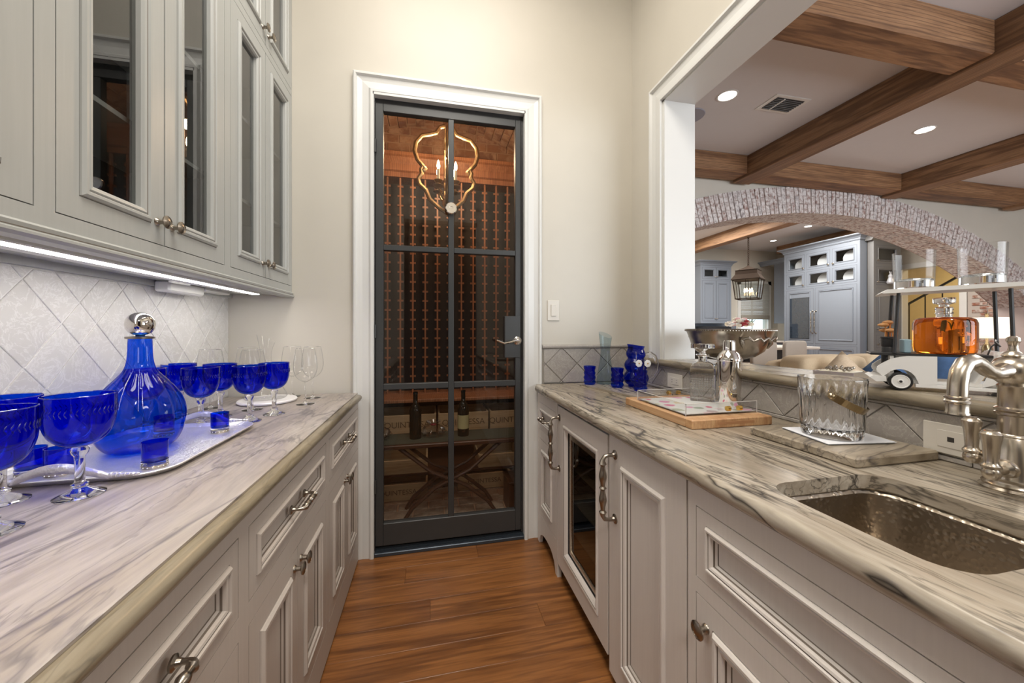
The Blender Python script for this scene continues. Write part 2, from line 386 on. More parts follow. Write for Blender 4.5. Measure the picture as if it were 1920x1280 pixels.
def tile(T, poly, h, mat, parent, g=.0025, name='tile'):
    a = inset(poly, g); b = inset(poly, g+.0015)
    mb = MB(); n = len(a)
    vs = [T(p[0], p[1], 0) for p in a]+[T(p[0], p[1], h*.7) for p in a]+[T(p[0], p[1], h) for p in b]
    fs = [[k*n+i, k*n+(i+1) % n, (k+1)*n+(i+1) % n, (k+1)*n+i] for k in (0, 1) for i in range(n)]+[list(range(2*n, 3*n))]
    mb.add(vs, fs, mat); return mb.build(name, parent)
def arc(cx, cy, r, a0, a1, n): return [(cx+r*math.cos(math.radians(a0+(a1-a0)*i/n)), cy+r*math.sin(math.radians(a0+(a1-a0)*i/n))) for i in range(n+1)]
def rrect(x0, x1, y0, y1, r, n=5):
    return arc(x1-r, y0+r, r, -90, 0, n)+arc(x1-r, y1-r, r, 0, 90, n)+arc(x0+r, y1-r, r, 90, 180, n)+arc(x0+r, y0+r, r, 180, 270, n)

LT, RT = .880, .893          # counter tops, left and right
YB = 2.09                    # far wall
# ================================================================ ROOM SHELL
fl = thing('floor', None, None, (0, 0, 0)); tag(fl, kind='structure')
MB().box(-4, 13, -5, 12, -.12, -.02, M_sub).build('subfloor', fl)
MB().box(1.4, 12.6, -3, 9.4, -.02, 0, M_floor).build('boards_beyond', fl)['kind'] = 'stuff'
y = -2.9; k = 0
while y < 2.085:
    w = .128; y1 = min(y+w, 2.1)
    cuts = [-1.0, [.0, .38, -.12, .25, -.3, .1, .46][k % 7], 1.24]
    if k % 3 == 0: cuts = [-1.0, 1.24]
    for a, b in zip(cuts, cuts[1:]):
        MB().box(a+.0004, b-.0004, y+.0004, y1-.0004, -.02, 0, M_floor, .0006).build('plank', fl)
    y += w; k += 1
struct('wall_left', MB().box(-1.15, -.98, -.6, 2.23, 0, 3.6, M_wall))
wb = MB(); wb.box(-.98, -.31, YB, 2.23, 0, 3.6, M_wall); wb.box(.545, 1.395, YB, 2.23, 0, 3.6, M_wall); wb.box(-.31, .545, YB, 2.23, 2.455, 3.6, M_wall)
struct('wall_back', wb)
wr = MB(); wr.box(1.222, 1.395, -.6, 1.768, 0, 1.015, M_wall); wr.box(1.222, 1.395, 1.768, 2.23, 0, 3.6, M_wall); wr.box(1.222, 1.395, -.6, 1.768, 2.435, 3.6, M_wall)
wr.box(1.222, 1.395, -.75, -.6, 0, 3.6, M_wall)
struct('wall_right', wr)
wf = MB(); wf.box(-1.15, -.33, -.75, -.6, 0, 3.6, M_wall); wf.box(.6, 1.222, -.75, -.6, 0, 3.6, M_wall); wf.box(-.33, .6, -.75, -.6, 2.6, 3.6, M_wall)
struct('wall_front', wf)
hb = MB(); hb.box(-1.3, -1.2, -3, -.75, 0, 3.6, M_hall); hb.box(1.25, 1.395, -3, -.75, 0, 3.6, M_hall); hb.box(-1.3, 1.395, -3.1, -3, 0, 3.6, M_hall)
struct('wall_hallway', hb)
struct('ceiling', MB().box(-1.3, 1.395, -3.1, 2.25, 3.6, 3.7, M_ceil))
# casing of the cellar door
PR = [(0, 0), (0, .022), (.006, .026), (.014, .026), (.02, .014), (.045, .010), (.078, .014), (.088, .024), (.1, .024), (.1, 0)]
def casing(name, T, a0, a1, top, w=.1, prof=PR, floor0=0.0):
    mb = MB(); sc = w/.1
    P_ = [(p*sc, h) for p, h in prof]
    for j in range(len(P_)-1):
        (p0, h0), (p1, h1) = P_[j], P_[j+1]
        A0, A1 = a0-w+p0, a0-w+p1; B0, B1 = a1+w-p0, a1+w-p1; Z0, Z1 = top+w-p0, top+w-p1
        vs = [T(A0, floor0, h0), T(A0, Z0, h0), T(A1, Z1, h1), T(A1, floor0, h1), T(B0, floor0, h0), T(B0, Z0, h0), T(B1, Z1, h1), T(B1, floor0, h1)]
        mb.add(vs, [[0, 1, 2, 3], [4, 7, 6, 5], [1, 5, 6, 2]], M_trim)
    return struct(name, mb)
casing('trim_1', lambda u, v, n: (u, YB-n, v), -.296, .533, 2.466, .099)
jb = MB(); jb.box(-.31, -.292, 2.068, 2.23, 0, 2.47, M_trim); jb.box(.529, .545, 2.068, 2.23, 0, 2.47, M_trim); jb.box(-.31, .545, 2.068, 2.23, 2.452, 2.47, M_trim)
struct('trim_2', jb)
# casing of the pass-through opening
casing('trim_3', lambda u, v, n: (1.222-n, u, v), -.45, 1.768, 2.435, .108, floor0=1.05)
jb = MB(); jb.box(1.215, 1.40, 1.752, 1.769, 1.05, 2.45, M_trim); jb.box(1.215, 1.40, -.6, 1.768, 2.428, 2.445, M_trim)
struct('trim_4', jb)
# ---------------------------------------------------------------- living room and kitchen shell
lw = MB(); lw.box(1.395, 9.6, -3.1, -3, 0, 3.4, M_wall); struct('wall_living_near', lw)
struct('ceiling_living', MB().box(1.395, 10.2, -3, 3.8, 3.2, 3.3, M_ceil))
struct('ceiling_kitchen', MB().box(1.2, 10.6, 3.8, 8.8, 3.4, 3.5, M_ceil))
struct('wall_living_left', MB().box(1.3, 1.395, 2.23, 9, 0, 3.4, M_wall))
kw = MB()
kw.box(1.3, 8.35, 8.65, 8.8, 0, 3.4, M_wall); kw.box(9.25, 10.4, 8.65, 8.8, 0, 3.4, M_wall); kw.box(8.35, 9.25, 8.65, 8.8, 0, 1.02, M_wall); kw.box(8.35, 9.25, 8.65, 8.8, 2.45, 3.4, M_wall)
struct('wall_kitchen_far', kw)
rw = MB(); rw.box(9.6, 9.75, -3, 4.94, 0, 3.4, M_wall); rw.box(9.6, 9.75, 5.8, 8.8, 0, 3.4, M_wall); rw.box(9.6, 9.75, 4.94, 5.8, 2.45, 3.4, M_wall)
struct('wall_kitchen_side', rw)
hl = MB(); hl.box(12.3, 12.4, 3.8, 8, 0, 3.4, M_tan); hl.box(9.75, 12.3, 7.9, 8, 0, 3.4, M_tan); hl.box(9.75, 12.3, 3.8, 3.9, 0, 3.4, M_tan); hl.box(9.75, 12.4, 3.8, 8, 3.3, 3.4, M_ceil)
struct('wall_stair_hall', hl)
tr = MB()
for a, b in ((4.84, 4.94), (5.8, 5.9)): tr.box(9.57, 9.6, a, b, 0, 2.55, M_trim)
tr.box(9.57, 9.6, 4.84, 5.9, 2.45, 2.55, M_trim); struct('trim_5', tr)
# window in the far kitchen wall
wn = thing('window_1', None, None, (8.8, 8.65, 1.0)); tag(wn, kind='structure')
mb = MB()
for a, b, c_, d in ((8.25, 8.35, 1.0, 2.55), (9.25, 9.35, 1.0, 2.55), (8.25, 9.35, 2.45, 2.55), (8.2, 9.4, .97, 1.02)): mb.box(a, b, 8.62, 8.65, c_, d, M_trim)
mb.build('window_frame', wn)
mb = MB(); mb.box(8.35, 9.25, 8.70, 8.73, 1.72, 1.76, M_trim); mb.box(8.785, 8.815, 8.70, 8.73, 1.02, 2.45, M_trim); mb.build('muntin', wn)
MB().box(8.35, 9.25, 8.715, 8.72, 1.02, 2.45, M_pane).build('pane', wn)
sh = thing('woven_shade', 'woven grass roman shade half drawn over the far kitchen window', 'shade', (8.8, 8.63, 1.5))
mb = MB()
for i in range(24): mb.box(8.34, 9.26, 8.600, 8.612+.003*(i % 2), 1.60+i*.037, 1.60+i*.037+.034, M_shade)
mb.build('woven_panel', sh)
MB().box(8.34, 9.26, 8.585, 8.618, 1.49, 1.60, plain('shade_hem', (.30, .28, .24), .9)).build('folded_hem', sh)
# view outside: pale fence
fe = thing('garden_fence', 'pale fence boards seen through the kitchen window', 'fence', (8.9, 11.5, 0))
fm = meshof(MB().box(-.07, .07, -.01, .01, 0, 1.9, plain('fence_pale', (.55, .6, .65), .8)), 'board')
for i in range(22): inst(fm, 'board', fe, (6.9+i*.15+1.0, 11.5, 0))
struct('ground', MB().box(4, 16, 9.4, 14, -.05, 0, M_green))

# ---------------------------------------------------------------- ceiling beams
def beam(x0, x1, y0, y1, z0, z1, label, mat=None):
    long_y = (y1-y0) > (x1-x0)
    root = ((x0+x1)/2, (y0+y1)/2, z1)
    mb = MB().box(x0-root[0], x1-root[0], y0-root[1], y1-root[1], z0-root[2], 0, M_beamy if long_y else M_beam, .008)
    o = mb.build('ceiling_beam'); o.location = root; tag(o, label, 'beam', 'rough timber ceiling beams'); return o
beam(3.54, 3.77, -2.9, 3.78, 2.96, 3.2, 'long timber beam crossing the whole near ceiling, in front of the vent')
beam(5.88, 6.11, -2.9, 3.78, 2.96, 3.2, 'long timber beam at right, beyond the second ceiling light')
beam(8.2, 8.43, -2.9, 3.78, 2.96, 3.2, 'farthest long timber beam ending at the right edge above the arch')
beam(1.4, 3.54, 3.56, 3.78, 2.99, 3.2, 'short cross beam at left over the left end of the brick arch')
beam(3.77, 5.88, 3.56, 3.78, 2.99, 3.2, 'cross beam over the middle of the brick arch between two long beams')
beam(6.11, 8.2, 3.56, 3.78, 2.99, 3.2, 'cross beam at far right above the falling end of the brick arch')
beam(1.4, 3.54, 1.66, 1.88, 2.98, 3.2, 'nearest cross beam at the top, meeting the opening head')
beam(3.77, 5.88, 1.66, 1.88, 2.98, 3.2, 'cross beam in the top right corner beyond the nearest long beam')
beam(6.39, 6.62, 4.3, 8.62, 3.15, 3.4, 'kitchen beam seen under the arch beside the lantern')
beam(8.95, 9.2, 5.9, 8.1, 3.2, 3.4, 'kitchen beam running just above the fridge cabinet crown')
# recessed lights
def can(x, y, z, label, r=.075):
    t = thing('recessed_light', label, 'ceiling light', (x, y, z), 'recessed ceiling lights')
    MB().lathe([(r*1.12, 0), (r*1.12, -.004), (r*.95, -.006), (r*.9, -.001)], M_trim, (x, y, z), 28, False).build('trim_ring', t)
    MB().lathe([(r*.92, -.002), (r*.92, -.001)], M_can, (x, y, z), 28).build('lens', t)
can(2.469, 2.692, 3.2, 'bright recessed ceiling light just right of the opening head', .075)
can(4.812, 2.73, 3.2, 'recessed ceiling light between the two long beams at right')
can(7.83, 6.348, 3.4, 'recessed light in the kitchen ceiling right of the lantern chain, nearer one', .07)
can(8.265, 7.562, 3.4, 'small far recessed light just above and right of the lantern', .07)
vt = thing('ceiling_vent', 'white ceiling air vent with dark louvres', 'vent', (3.03, 2.69, 3.2))
MB().box(2.86, 3.22, 2.58, 2.80, 3.194, 3.2, M_trim).build('frame', vt)
MB().box(2.90, 3.18, 2.61, 2.77, 3.190, 3.1945, M_black).build('louvre_backing', vt)
lm = meshof(MB().box(-.14, .14, -.004, .004, -.005, 0, plain('louvre', (.1, .1, .1), .5)), 'louvre')
for i in range(7): inst(lm, 'louvre', vt, (3.04, 2.622+i*.022, 3.190), (.5, 0, 0))
inst(meshof(MB().box(-.006, .006, -.08, .08, -.007, 0, M_trim), 'vent_bar'), 'vent_bar', vt, (2.975, 2.69, 3.19))
sp = MB().lathe([(.13, -.006), (.135, 0)], plain('speaker_grille', (.33, .34, .40), .6), (0, 0, 0), 32).build('ceiling_speaker'); sp.location = (2.36, 3.03, 3.2)
tag(sp, 'round blue-grey ceiling speaker half hidden by the opening jamb', 'speaker')
sp = MB().lathe([(.13, -.006), (.135, 0)], MATS['speaker_grille'], (0, 0, 0), 32).build('ceiling_speaker'); sp.location = (7.3, 6.35, 3.4)
tag(sp, 'round ceiling speaker in the kitchen under the arch', 'speaker')

# ---------------------------------------------------------------- brick arch
CX, CZ, RI, RE = 5.1, -4.5, 7.2, 7.53
AY0, AY1 = 3.8, 4.25
aw = MB()  # plaster wall above the arch and pier
n = 44; xs = [1.395+(9.6-1.395)*i/n for i in range(n+1)]
for i in range(n):
    za = []
    for xx in (xs[i], xs[i+1]):
        dx = xx-CX; ze = CZ+math.sqrt(RE**2-dx*dx)-.02; za.append(ze if abs(dx) < 4.0 else ze)
    aw.add([(xs[i], AY0+.03, za[0]), (xs[i+1], AY0+.03, za[1]), (xs[i+1], AY0+.03, 3.4), (xs[i], AY0+.03, 3.4), (xs[i], AY1-.03, za[0]), (xs[i+1], AY1-.03, za[1]), (xs[i+1], AY1-.03, 3.4), (xs[i], AY1-.03, 3.4)],
           [[0, 1, 2, 3], [7, 6, 5, 4], [0, 4, 5, 1]], M_wall)
struct('wall_arch', aw)
ba = thing('brick_arch', 'whitewashed brick arch between living room and kitchen', 'arch', (CX, AY0, 2.7))
mor = MB(); a0, a1 = math.acos((9.05-CX)/RI), math.acos((1.2-CX)/RI); n = 60
vs = []; fs = []
for i in range(n+1):
    a = a0+(a1-a0)*i/n; c_, s_ = math.cos(a), math.sin(a)
    for r_, y_ in ((RI+.008, AY0+.008), (RE, AY0+.008), (RE, AY1-.008), (RI+.008, AY1-.008)): vs.append((CX+r_*c_, y_, CZ+r_*s_))
for i in range(n):
    for k in range(4): fs.append([i*4+k, i*4+(k+1) % 4, i*4+4+(k+1) % 4, i*4+4+k])
mor.add(vs, fs, M_mortw); mor.box(9.0, 9.6, AY0+.01, AY1-.01, 0, 1.6, M_mortw); mor.build('mortar', ba)
def abrick(r0, r1, dy, ang):
    mb = MB(); h = ang/2*.80
    for_ = [(r*math.sin(t), yy, r*math.cos(t)) for yy in (0, dy) for r in (r0, r1) for t in (-h, h)]
    mb.add(for_, [[0, 1, 3, 2], [4, 6, 7, 5], [0, 4, 5, 1], [2, 3, 7, 6], [0, 2, 6, 4], [1, 5, 7, 3]], M_brkw)
    return meshof(mb, 'brick')
dA = .0635/RI; RM1, RM2 = RI+.215, RI+.115
bm_ = {'a': abrick(RI, RM1-.005, .10, dA), 'b': abrick(RM1+.005, RE, .10, dA), 'c': abrick(RI, RM2-.005, .10, dA), 'd': abrick(RM2+.005, RE, .10, dA), 'e': abrick(RI, RI+.06, .205, dA), 'f': abrick(RI, RI+.06, .1, dA)}
cnt = 0; i = 0; a = PI/2-math.asin((9.0-CX)/RI)
order = []
amax = PI/2+math.asin((CX-2.3)/RI)
while a < amax:
    order.append((a, i)); a += dA; i += 1
stuffb = MB()
for a, i in order:
    rot = (0, PI/2-a, 0)
    for kk in ('ab', 'cd')[i % 2]:
        inst(bm_[kk], 'brick', ba, (CX, AY0+random.uniform(-.006, .004), CZ), (rot[0], rot[1]+random.uniform(-.0007, .0007), 0)); cnt += 1
lim = 300-cnt; sof = []
for a, i in order:
    ys = ((AY0+.105, 'e'), (AY0+.325, 'f')) if i % 2 else ((AY0+.105, 'f'), (AY0+.215, 'e'))
    for y_, kk in ys: sof.append((a, y_, kk))
sof.sort(key=lambda t: abs(t[0]-1.35))
for q, (a, y_, kk) in enumerate(sof):
    if q < lim: inst(bm_[kk], 'brick', ba, (CX, y_+random.uniform(-.004, .004), CZ), (0, PI/2-a, 0))
    else:
        me = bm_[kk]; b0 = PI/2-a; vv = [(CX+v.co.x*math.cos(b0)+v.co.z*math.sin(b0), y_+v.co.y, CZ-v.co.x*math.sin(b0)+v.co.z*math.cos(b0)) for v in me.vertices]
        stuffb.add(vv, [list(p.vertices) for p in me.polygons], M_brkw)
stuffb.build('soffit_bricks', ba)['kind'] = 'stuff'
# brick wall facing beside the stair opening
bw = thing('brick_wall_panel', 'red brick wall face behind the table lamp', 'brick wall', (9.58, 4.5, 0))
MB().box(9.575, 9.6, 4.26, 4.83, 0, 2.4, M_mort).build('mortar', bw)
bmesh_f = meshof(MB().box(-.012, 0, -.095, .095, -.027, .027, M_brk, .003), 'brick')
for r in range(36):
    for j in range(4):
        yc = 4.17+j*.205+(.1 if r % 2 else 0)
        if 4.33 < yc < 4.76: inst(bmesh_f, 'brick', bw, (9.576, yc, .04+r*.065))
pb = thing('brick_pier', 'brick pier at the right foot of the arch', 'pier', (9.3, 3.8, 0))
MB().box(8.97, 9.58, 3.79, 3.80, 0, 1.7, M_mort).build('mortar', pb)
bm2 = meshof(MB().box(-.095, .095, -.012, 0, -.027, .027, M_brk, .003), 'brick')
for r in range(24):
    for j in range(3): inst(bm2, 'brick', pb, (9.07+j*.2+(.05 if r % 2 else 0), 3.792, .05+r*.065))
# ================================================================ STEEL DOOR
d = thing('door_1', None, None, (.11, 2.11, 0)); tag(d, kind='structure')
DX0, DX1, G0, G1 = -.288, .520, -.248, .482
fr = MB()
fr.box(DX0, G0, 2.10, 2.14, .045, 2.425, M_steel, .002); fr.box(G1, DX1-.006, 2.10, 2.14, .045, 2.425, M_steel, .002)
fr.box(G0, G1, 2.10, 2.14, 2.385, 2.425, M_steel, .002); fr.box(G0, G1, 2.10, 2.14, .045, .163, M_steel, .002)
fr.build('door_frame', d)
mu = MB(); mu.box(.098, .129, 2.102, 2.138, .163, 2.385, M_steel, .002)
for z0, z1 in ((1.638, 1.667), (.884, .915)): mu.box(G0, .098, 2.102, 2.138, z0, z1, M_steel, .002); mu.box(.129, G1, 2.102, 2.138, z0, z1, M_steel, .002)
mu.build('glazing_bar', d)
for z0, z1 in ((.163, .884), (.915, 1.638), (1.667, 2.385)):
    for x0, x1 in ((G0, .098), (.129, G1)):
        MB().add([(x0, 2.122, z0), (x1, 2.122, z0), (x1, 2.122, z1), (x0, 2.122, z1)], [[0, 1, 2, 3]], M_pane if z0 > 1 else M_paned).build('pane', d)
jm = MB(); jm.box(-.293, -.288, 2.09, 2.15, .03, 2.43, M_black); jm.box(.516, .529, 2.105, 2.15, .03, 2.43, M_black); jm.box(-.293, .529, 2.105, 2.15, 2.427, 2.452, M_black); jm.build('door_stop', d)
si = MB(); si.box(-.292, .529, 2.075, 2.24, 0, .02, M_sill, .003)
for i in range(6): si.box(-.29, .527, 2.082+i*.009, 2.086+i*.009, .02, .024+i*.001, M_sill)
si.build('sill', d)
B('lock_plate', d, .418, .512, 2.094, 2.142, 1.047, 1.287, M_steel, .002)
lv = MB(); lv.lathe([(.024, 0), (.024, .006), (.017, .012), (.010, .014), (.010, .045)], M_chrome, (.492, 0, 1.145), 20, axis='y')
lv.v = [(x, 2.094-yy, z) for x, yy, z in lv.v]
lv.tube([(.492, 2.052, 1.145), (.465, 2.046, 1.146), (.435, 2.045, 1.138), (.405, 2.045, 1.132), (.385, 2.046, 1.140), (.362, 2.047, 1.150)], [.008, .0085, .007, .006, .007, .006], M_chrome)
lv.build('lever_handle', d)
dk = MB().lathe([(.033, 0), (.033, .012), (.029, .016), (.010, .016), (.009, .012)], M_chrome, (.1135, 0, 1.885), 28, axis='y'); dk.v = [(x, 2.101-yy, z) for x, yy, z in dk.v]
dk.build('round_latch', d)
for z in (2.19, 1.20, .37):
    MB().lathe([(.008, -.035), (.008, .035)], M_steel, (-.289, 2.090, z), 12).build('hinge', d)

# ================================================================ WINE CELLAR
struct('wall_cellar_left', MB().box(-1.3, -1.2, 2.23, 3.6, 0, 3.4, M_cmort))
struct('wall_cellar_right', MB().box(1.295, 1.30, 2.23, 3.6, 0, 3.4, M_cmort))
cb = MB().box(-1.2, 1.3, 3.46, 3.56, 0, 3.4, M_cmort); cbw = struct('wall_cellar_back', cb)
cbm = meshof(MB().box(-.094, .094, -.008, 0, -.034, .034, M_cbrk, .003), 'brick')
for r in range(10):
    for j in range(-5, 7):
        x = j*.198+(.099 if r % 2 else 0)+.02
        if -.95 < x < 1.1: inst(cbm, 'brick', cbw, (x, 3.46, 2.60+r*.078))
# barrel vault lined with small brick
RV, VX = 1.385, .105; VZ = 3.06-RV
va = thing('brick_vault', 'curved brick vault ceiling of the wine cellar', 'vault', (VX, 2.9, 3.0))
mb = MB(); n = 24; vs = []; fs = []
for i in range(n+1):
    a = PI*.12+PI*.76*i/n
    for yy in (2.24, 3.46): vs.append((VX+RV*1.006*math.cos(a), yy, VZ+RV*1.006*math.sin(a)))
for i in range(n): fs.append([i*2, i*2+1, i*2+3, i*2+2])
mb.add(vs, fs, M_cmort); mb.build('mortar', va)
vbm = meshof(MB().box(-.034, .034, -.052, .052, 0, .012, M_cbrk, .002), 'brick')
for i in range(24):
    a = PI/2+(i-11.5)*.0775/RV
    if abs(a-PI/2) > .62: continue
    for j in range(11):
        yy = 2.30+j*.11+(.055 if i % 2 else 0)
        if yy < 3.41: inst(vbm, 'brick', va, (VX+(RV-.005)*math.cos(a), yy, VZ+(RV-.005)*math.sin(a)), (0, PI/2-a, 0))
# brick floor of the cellar
fcw = thing('cellar_paving', 'worn brick paving inside the wine cellar', 'paving', (.1, 2.8, 0))
MB().box(-1.2, 1.3, 2.24, 3.46, -.02, .001, M_cmort).build('mortar', fcw)
pvm = meshof(MB().box(-.096, .096, -.047, .047, -.01, .009, M_paver, .004), 'paver')
for r in range(7):
    for j in range(8): inst(pvm, 'paver', fcw, (-.62+j*.203+(.1 if r % 2 else 0), 2.30+r*.104, 0), (0, 0, random.uniform(-.02, .02)))
# cornice and wine racks
co = thing('rack_cornice', 'polished redwood cornice along the top of the wine racks', 'cornice', (.1, 3.3, 2.6))
MB().sweep([(3.27, 2.50), (3.27, 2.54), (3.25, 2.55), (3.25, 2.60), (3.22, 2.65), (3.20, 2.66), (3.20, 2.685), (3.45, 2.685), (3.45, 2.50)], -1.15, 1.25, M_rack, 'x').build('moulding', co)
rk = thing('wine_rack', 'tall redwood wine rack of thin posts with bottle pegs', 'wine rack', (.1, 3.3, .62))
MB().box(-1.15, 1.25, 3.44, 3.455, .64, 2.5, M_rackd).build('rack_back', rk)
pm = meshof(MB().box(-.0065, .0065, -.012, .008, .66, 2.50, M_rack), 'post')
nbm = MB()
for kz in range(22): nbm.box(-.024, .024, -.004, .012, .72+kz*.081, .735+kz*.081, M_rack)
nbm = meshof(nbm, 'bottle_pegs')
for i in range(-9, 11):
    x = .06+i*.1035; inst(pm, 'post', rk, (x, 3.30, 0)); inst(nbm, 'bottle_pegs', rk, (x, 3.30, 0))
# base shelves with crates
bs = thing('cellar_shelf_unit', 'dark low shelf unit under the wine racks holding crates', 'shelf', (.1, 3.15, 0))
B('shelf_top', bs, -1.15, 1.25, 2.98, 3.46, .640, .665, M_rack, .004); B('shelf', bs, -1.15, 1.25, 2.99, 3.46, .365, .39, M_tbl); B('lower_shelf', bs, -1.15, 1.25, 2.82, 3.46, .135, .15, M_tbl)
B('backing', bs, -1.15, 1.25, 3.40, 3.46, 0, .64, M_rackd)
for x in (-.55, .78): B('upright', bs, x-.012, x+.012, 3.0, 3.46, .0, .64, M_tbl)
def text(body, size, loc, parent, mat, rot=(PI/2, 0, 0), name='lettering', ext=.0004):
    cu = bpy.data.curves.new(name, 'FONT'); cu.body = body; cu.size = size; cu.extrude = ext; cu.align_x = 'CENTER'; cu.align_y = 'CENTER'; cu.materials.append(mat)
    o = bpy.data.objects.new(name, cu); COL.objects.link(o); dg = bpy.context.evaluated_depsgraph_get(); me = bpy.data.meshes.new_from_object(o.evaluated_get(dg)); bpy.data.objects.remove(o)
    o = bpy.data.objects.new(name, me); COL.objects.link(o); o.parent = parent; off = rootloc(parent); o.location = (loc[0]-off[0], loc[1]-off[1], loc[2]-off[2]); o.rotation_euler = rot; return o
M_ink = plain('burnt_ink', (.13, .08, .04), .7)
def crate(x0, x1, y0, z0, h, txt, label, small=True):
    t = thing('wine_crate', label, 'crate', ((x0+x1)/2, y0, z0), 'wooden wine crates on the cellar shelves')
    for k in range(1): B('front_board', t, x0, x1, y0, y0+.012, z0, z0+h, M_crate, .002)
    b = MB(); b.box(x0, x0+.012, y0+.012, y0+.33, z0, z0+h, M_crate); b.box(x1-.012, x1, y0+.012, y0+.33, z0, z0+h, M_crate); b.box(x0+.012, x1-.012, y0+.318, y0+.33, z0, z0+h, M_crate); b.box(x0+.012, x1-.012, y0+.012, y0+.318, z0, z0+.01, M_crate); b.build('crate_body', t)
    if txt: text(txt, h*.42, ((x0+x1)/2, y0-.0006, z0+h*.5), t, M_ink)
crate(-.40, .045, 2.99, .39, .155, 'QUINTESSA', 'pale wine crate on the upper cellar shelf, left of the door bar')
crate(.06, .46, 2.99, .39, .155, 'QUINTESSA', 'pale wine crate on the upper cellar shelf, middle one')
crate(.475, .80, 2.99, .39, .155, 'QUINTESSA', 'pale wine crate at the right end of the upper cellar shelf')
crate(-.40, -.02, 2.83, .15, .10, None, 'unmarked crate on the middle cellar shelf at left')
crate(.36, .70, 2.83, .15, .10, None, 'unmarked crate on the middle cellar shelf at right')
crate(-.42, -.02, 2.70, .012, .115, 'QUINTESSA', 'lowest wine crate standing on the brick paving at left')
crate(.20, .60, 2.78, .012, .115, 'QUINTESSA', 'lowest wine crate standing on the brick paving at right')
bx = thing('storage_box', 'plain brown wooden box on the cellar floor at right', 'box', (.62, 2.42, .009))
B('box_body', bx, .50, .80, 2.36, 2.56, .009, .20, M_tbl, .004); B('box_lid', bx, .495, .805, 2.355, 2.565, .20, .215, M_tbl, .003)
# X legged table with bottles
tb = thing('cross_leg_table', 'dark wooden table with crossed legs inside the wine cellar', 'table', (.1, 2.55, .009))
B('tabletop', tb, -.42, .62, 2.36, 2.64, .475, .50, M_tbl, .005)
B('tabletop_inlay', tb, -.38, .58, 2.385, 2.62, .50, .502, plain('green_baize', (.06, .07, .05), .8))
for y_ in (2.42, 2.58):
    for s_ in (-1, 1):
        pts = [(.13+s_*.33, y_, .475), (.13+s_*.12, y_, .30), (.13-s_*.10, y_, .20), (.13-s_*.24, y_, .085), (.13-s_*.29, y_, .012)]
        MB().tube(pts, [.02, .018, .018, .02, .016], M_tbl, 8, sy=.7).build('leg', tb)
MB().tube([(.13, 2.42, .245), (.13, 2.58, .245)], .013, M_tbl).build('stretcher', tb)
def bottle(x, y_, z0, label, lab=True):
    t = thing('wine_bottle', label, 'bottle', (x, y_, z0), 'wine bottles on the cellar table')
    MB().lathe([(.037, 0), (.038, .01), (.038, .18), (.030, .205), (.015, .23), (.014, .285), (.0155, .29), (.0155, .30)], plain('green_black_glass', (.012, .014, .01), .06), (x, y_, z0), 20).build('bottle_body', t)
    if lab: MB().lathe([(.0385, .05), (.0385, .14)], M_label, (x, y_, z0), 20, False).build('label', t)
bottle(-.095, 2.5, .502, 'dark wine bottle standing on the cellar table, left of the door bar', False)
bottle(.215, 2.5, .502, 'dark wine bottle with a yellow label on the cellar table, right of the door bar')
M_cel = thin('cellophane', (.8, .8, .8), 1.9, .05)
for i, (x, lb) in enumerate(((.02, 'bundle wrapped in clear cellophane with a red ribbon on the cellar table'), (-.33, 'crumpled clear cellophane bundle at the left end of the cellar table'))):
    t = thing('cellophane_bundle', lb, 'gift wrap', (x, 2.53, .502)); mb = MB()
    mb.lathe([(.03, 0), (.06, .01), (.075, .03), (.06, .06), (.02, .075), (.045, .1)], M_cel, (x, 2.53, .502), 26, False, smooth=False, flute=lambda i, z: .22*math.sin(i*2.7+z*60)); mb.build('wrap', t)
    MB().lathe([(.018, .072), (.021, .076), (.018, .08)], M_red if i == 0 else M_cream, (x, 2.53, .502), 14, False).build('ribbon', t)
# chandelier: four scrolled gilt frames round a stem
ch = thing('scroll_chandelier', 'gilded scroll chandelier with candle lamps hanging in the wine cellar', 'chandelier', (.115, 2.72, 2.05))
prof_s = [(.0, 0), (.05, .03), (.12, .09), (.145, .15), (.19, .19), (.20, .225), (.175, .265), (.18, .295), (.165, .315), (.15, .30), (.165, .285)]
prof_t = [(.165, .315), (.205, .36), (.225, .42), (.215, .48), (.175, .53), (.12, .545), (.075, .56), (.05, .60), (.0, .62)]
for k in range(2):
    for s_ in (-1, 1):
        dx, dy = (s_, 0) if k == 0 else (0, s_)
        for nm, pp in (('lower_scroll', prof_s), ('upper_scroll', prof_t)):
            pts = []
            for j in range(len(pp)-1):
                for t_ in (0, .5): pts.append(tuple(pp[j][q]*(1-t_)+pp[j+1][q]*t_ for q in (0, 1)))
            pts.append(pp[-1])
            mb = MB()
            sq = [(.115+r*dx, 2.72+r*dy, 2.05+z*1.02) for r, z in pts]; mb.tube(sq, .015, M_gilt, 8); mb.build(nm, ch)
MB().lathe([(.006, 0), (.02, .01), (.012, .04), (.03, .06), (.034, .085), (.02, .12), (.010, .14), (.010, 1.018)], M_gilt, (.115, 2.72, 2.045), 16).build('stem', ch)
for k in range(4):
    a = PI/4+k*PI/2; x, y_ = .115+.085*math.cos(a), 2.72+.085*math.sin(a)
    MB().tube([(.115, 2.72, 2.125), (.115+.05*math.cos(a), 2.72+.05*math.sin(a), 2.155), (x, y_, 2.215)], .008, M_gilt, 8).build('arm', ch)
    o = MB().lathe([(.006, 2.205), (.036, 2.220), (.036, 2.225), (.015, 2.235), (.03, 2.255), (.03, 2.260), (.010, 2.260)], M_gilt, (x, y_, 0), 16).build('drip_pan', ch)
    MB().lathe([(.010, 2.260), (.010, 2.335)], M_cream, (x, y_, 0), 12).build('candle', ch)
    MB().lathe([(.006, 2.335), (.011, 2.355), (.009, 2.380), (.002, 2.400)], M_flame, (x, y_, 0), 12).build('bulb', ch)

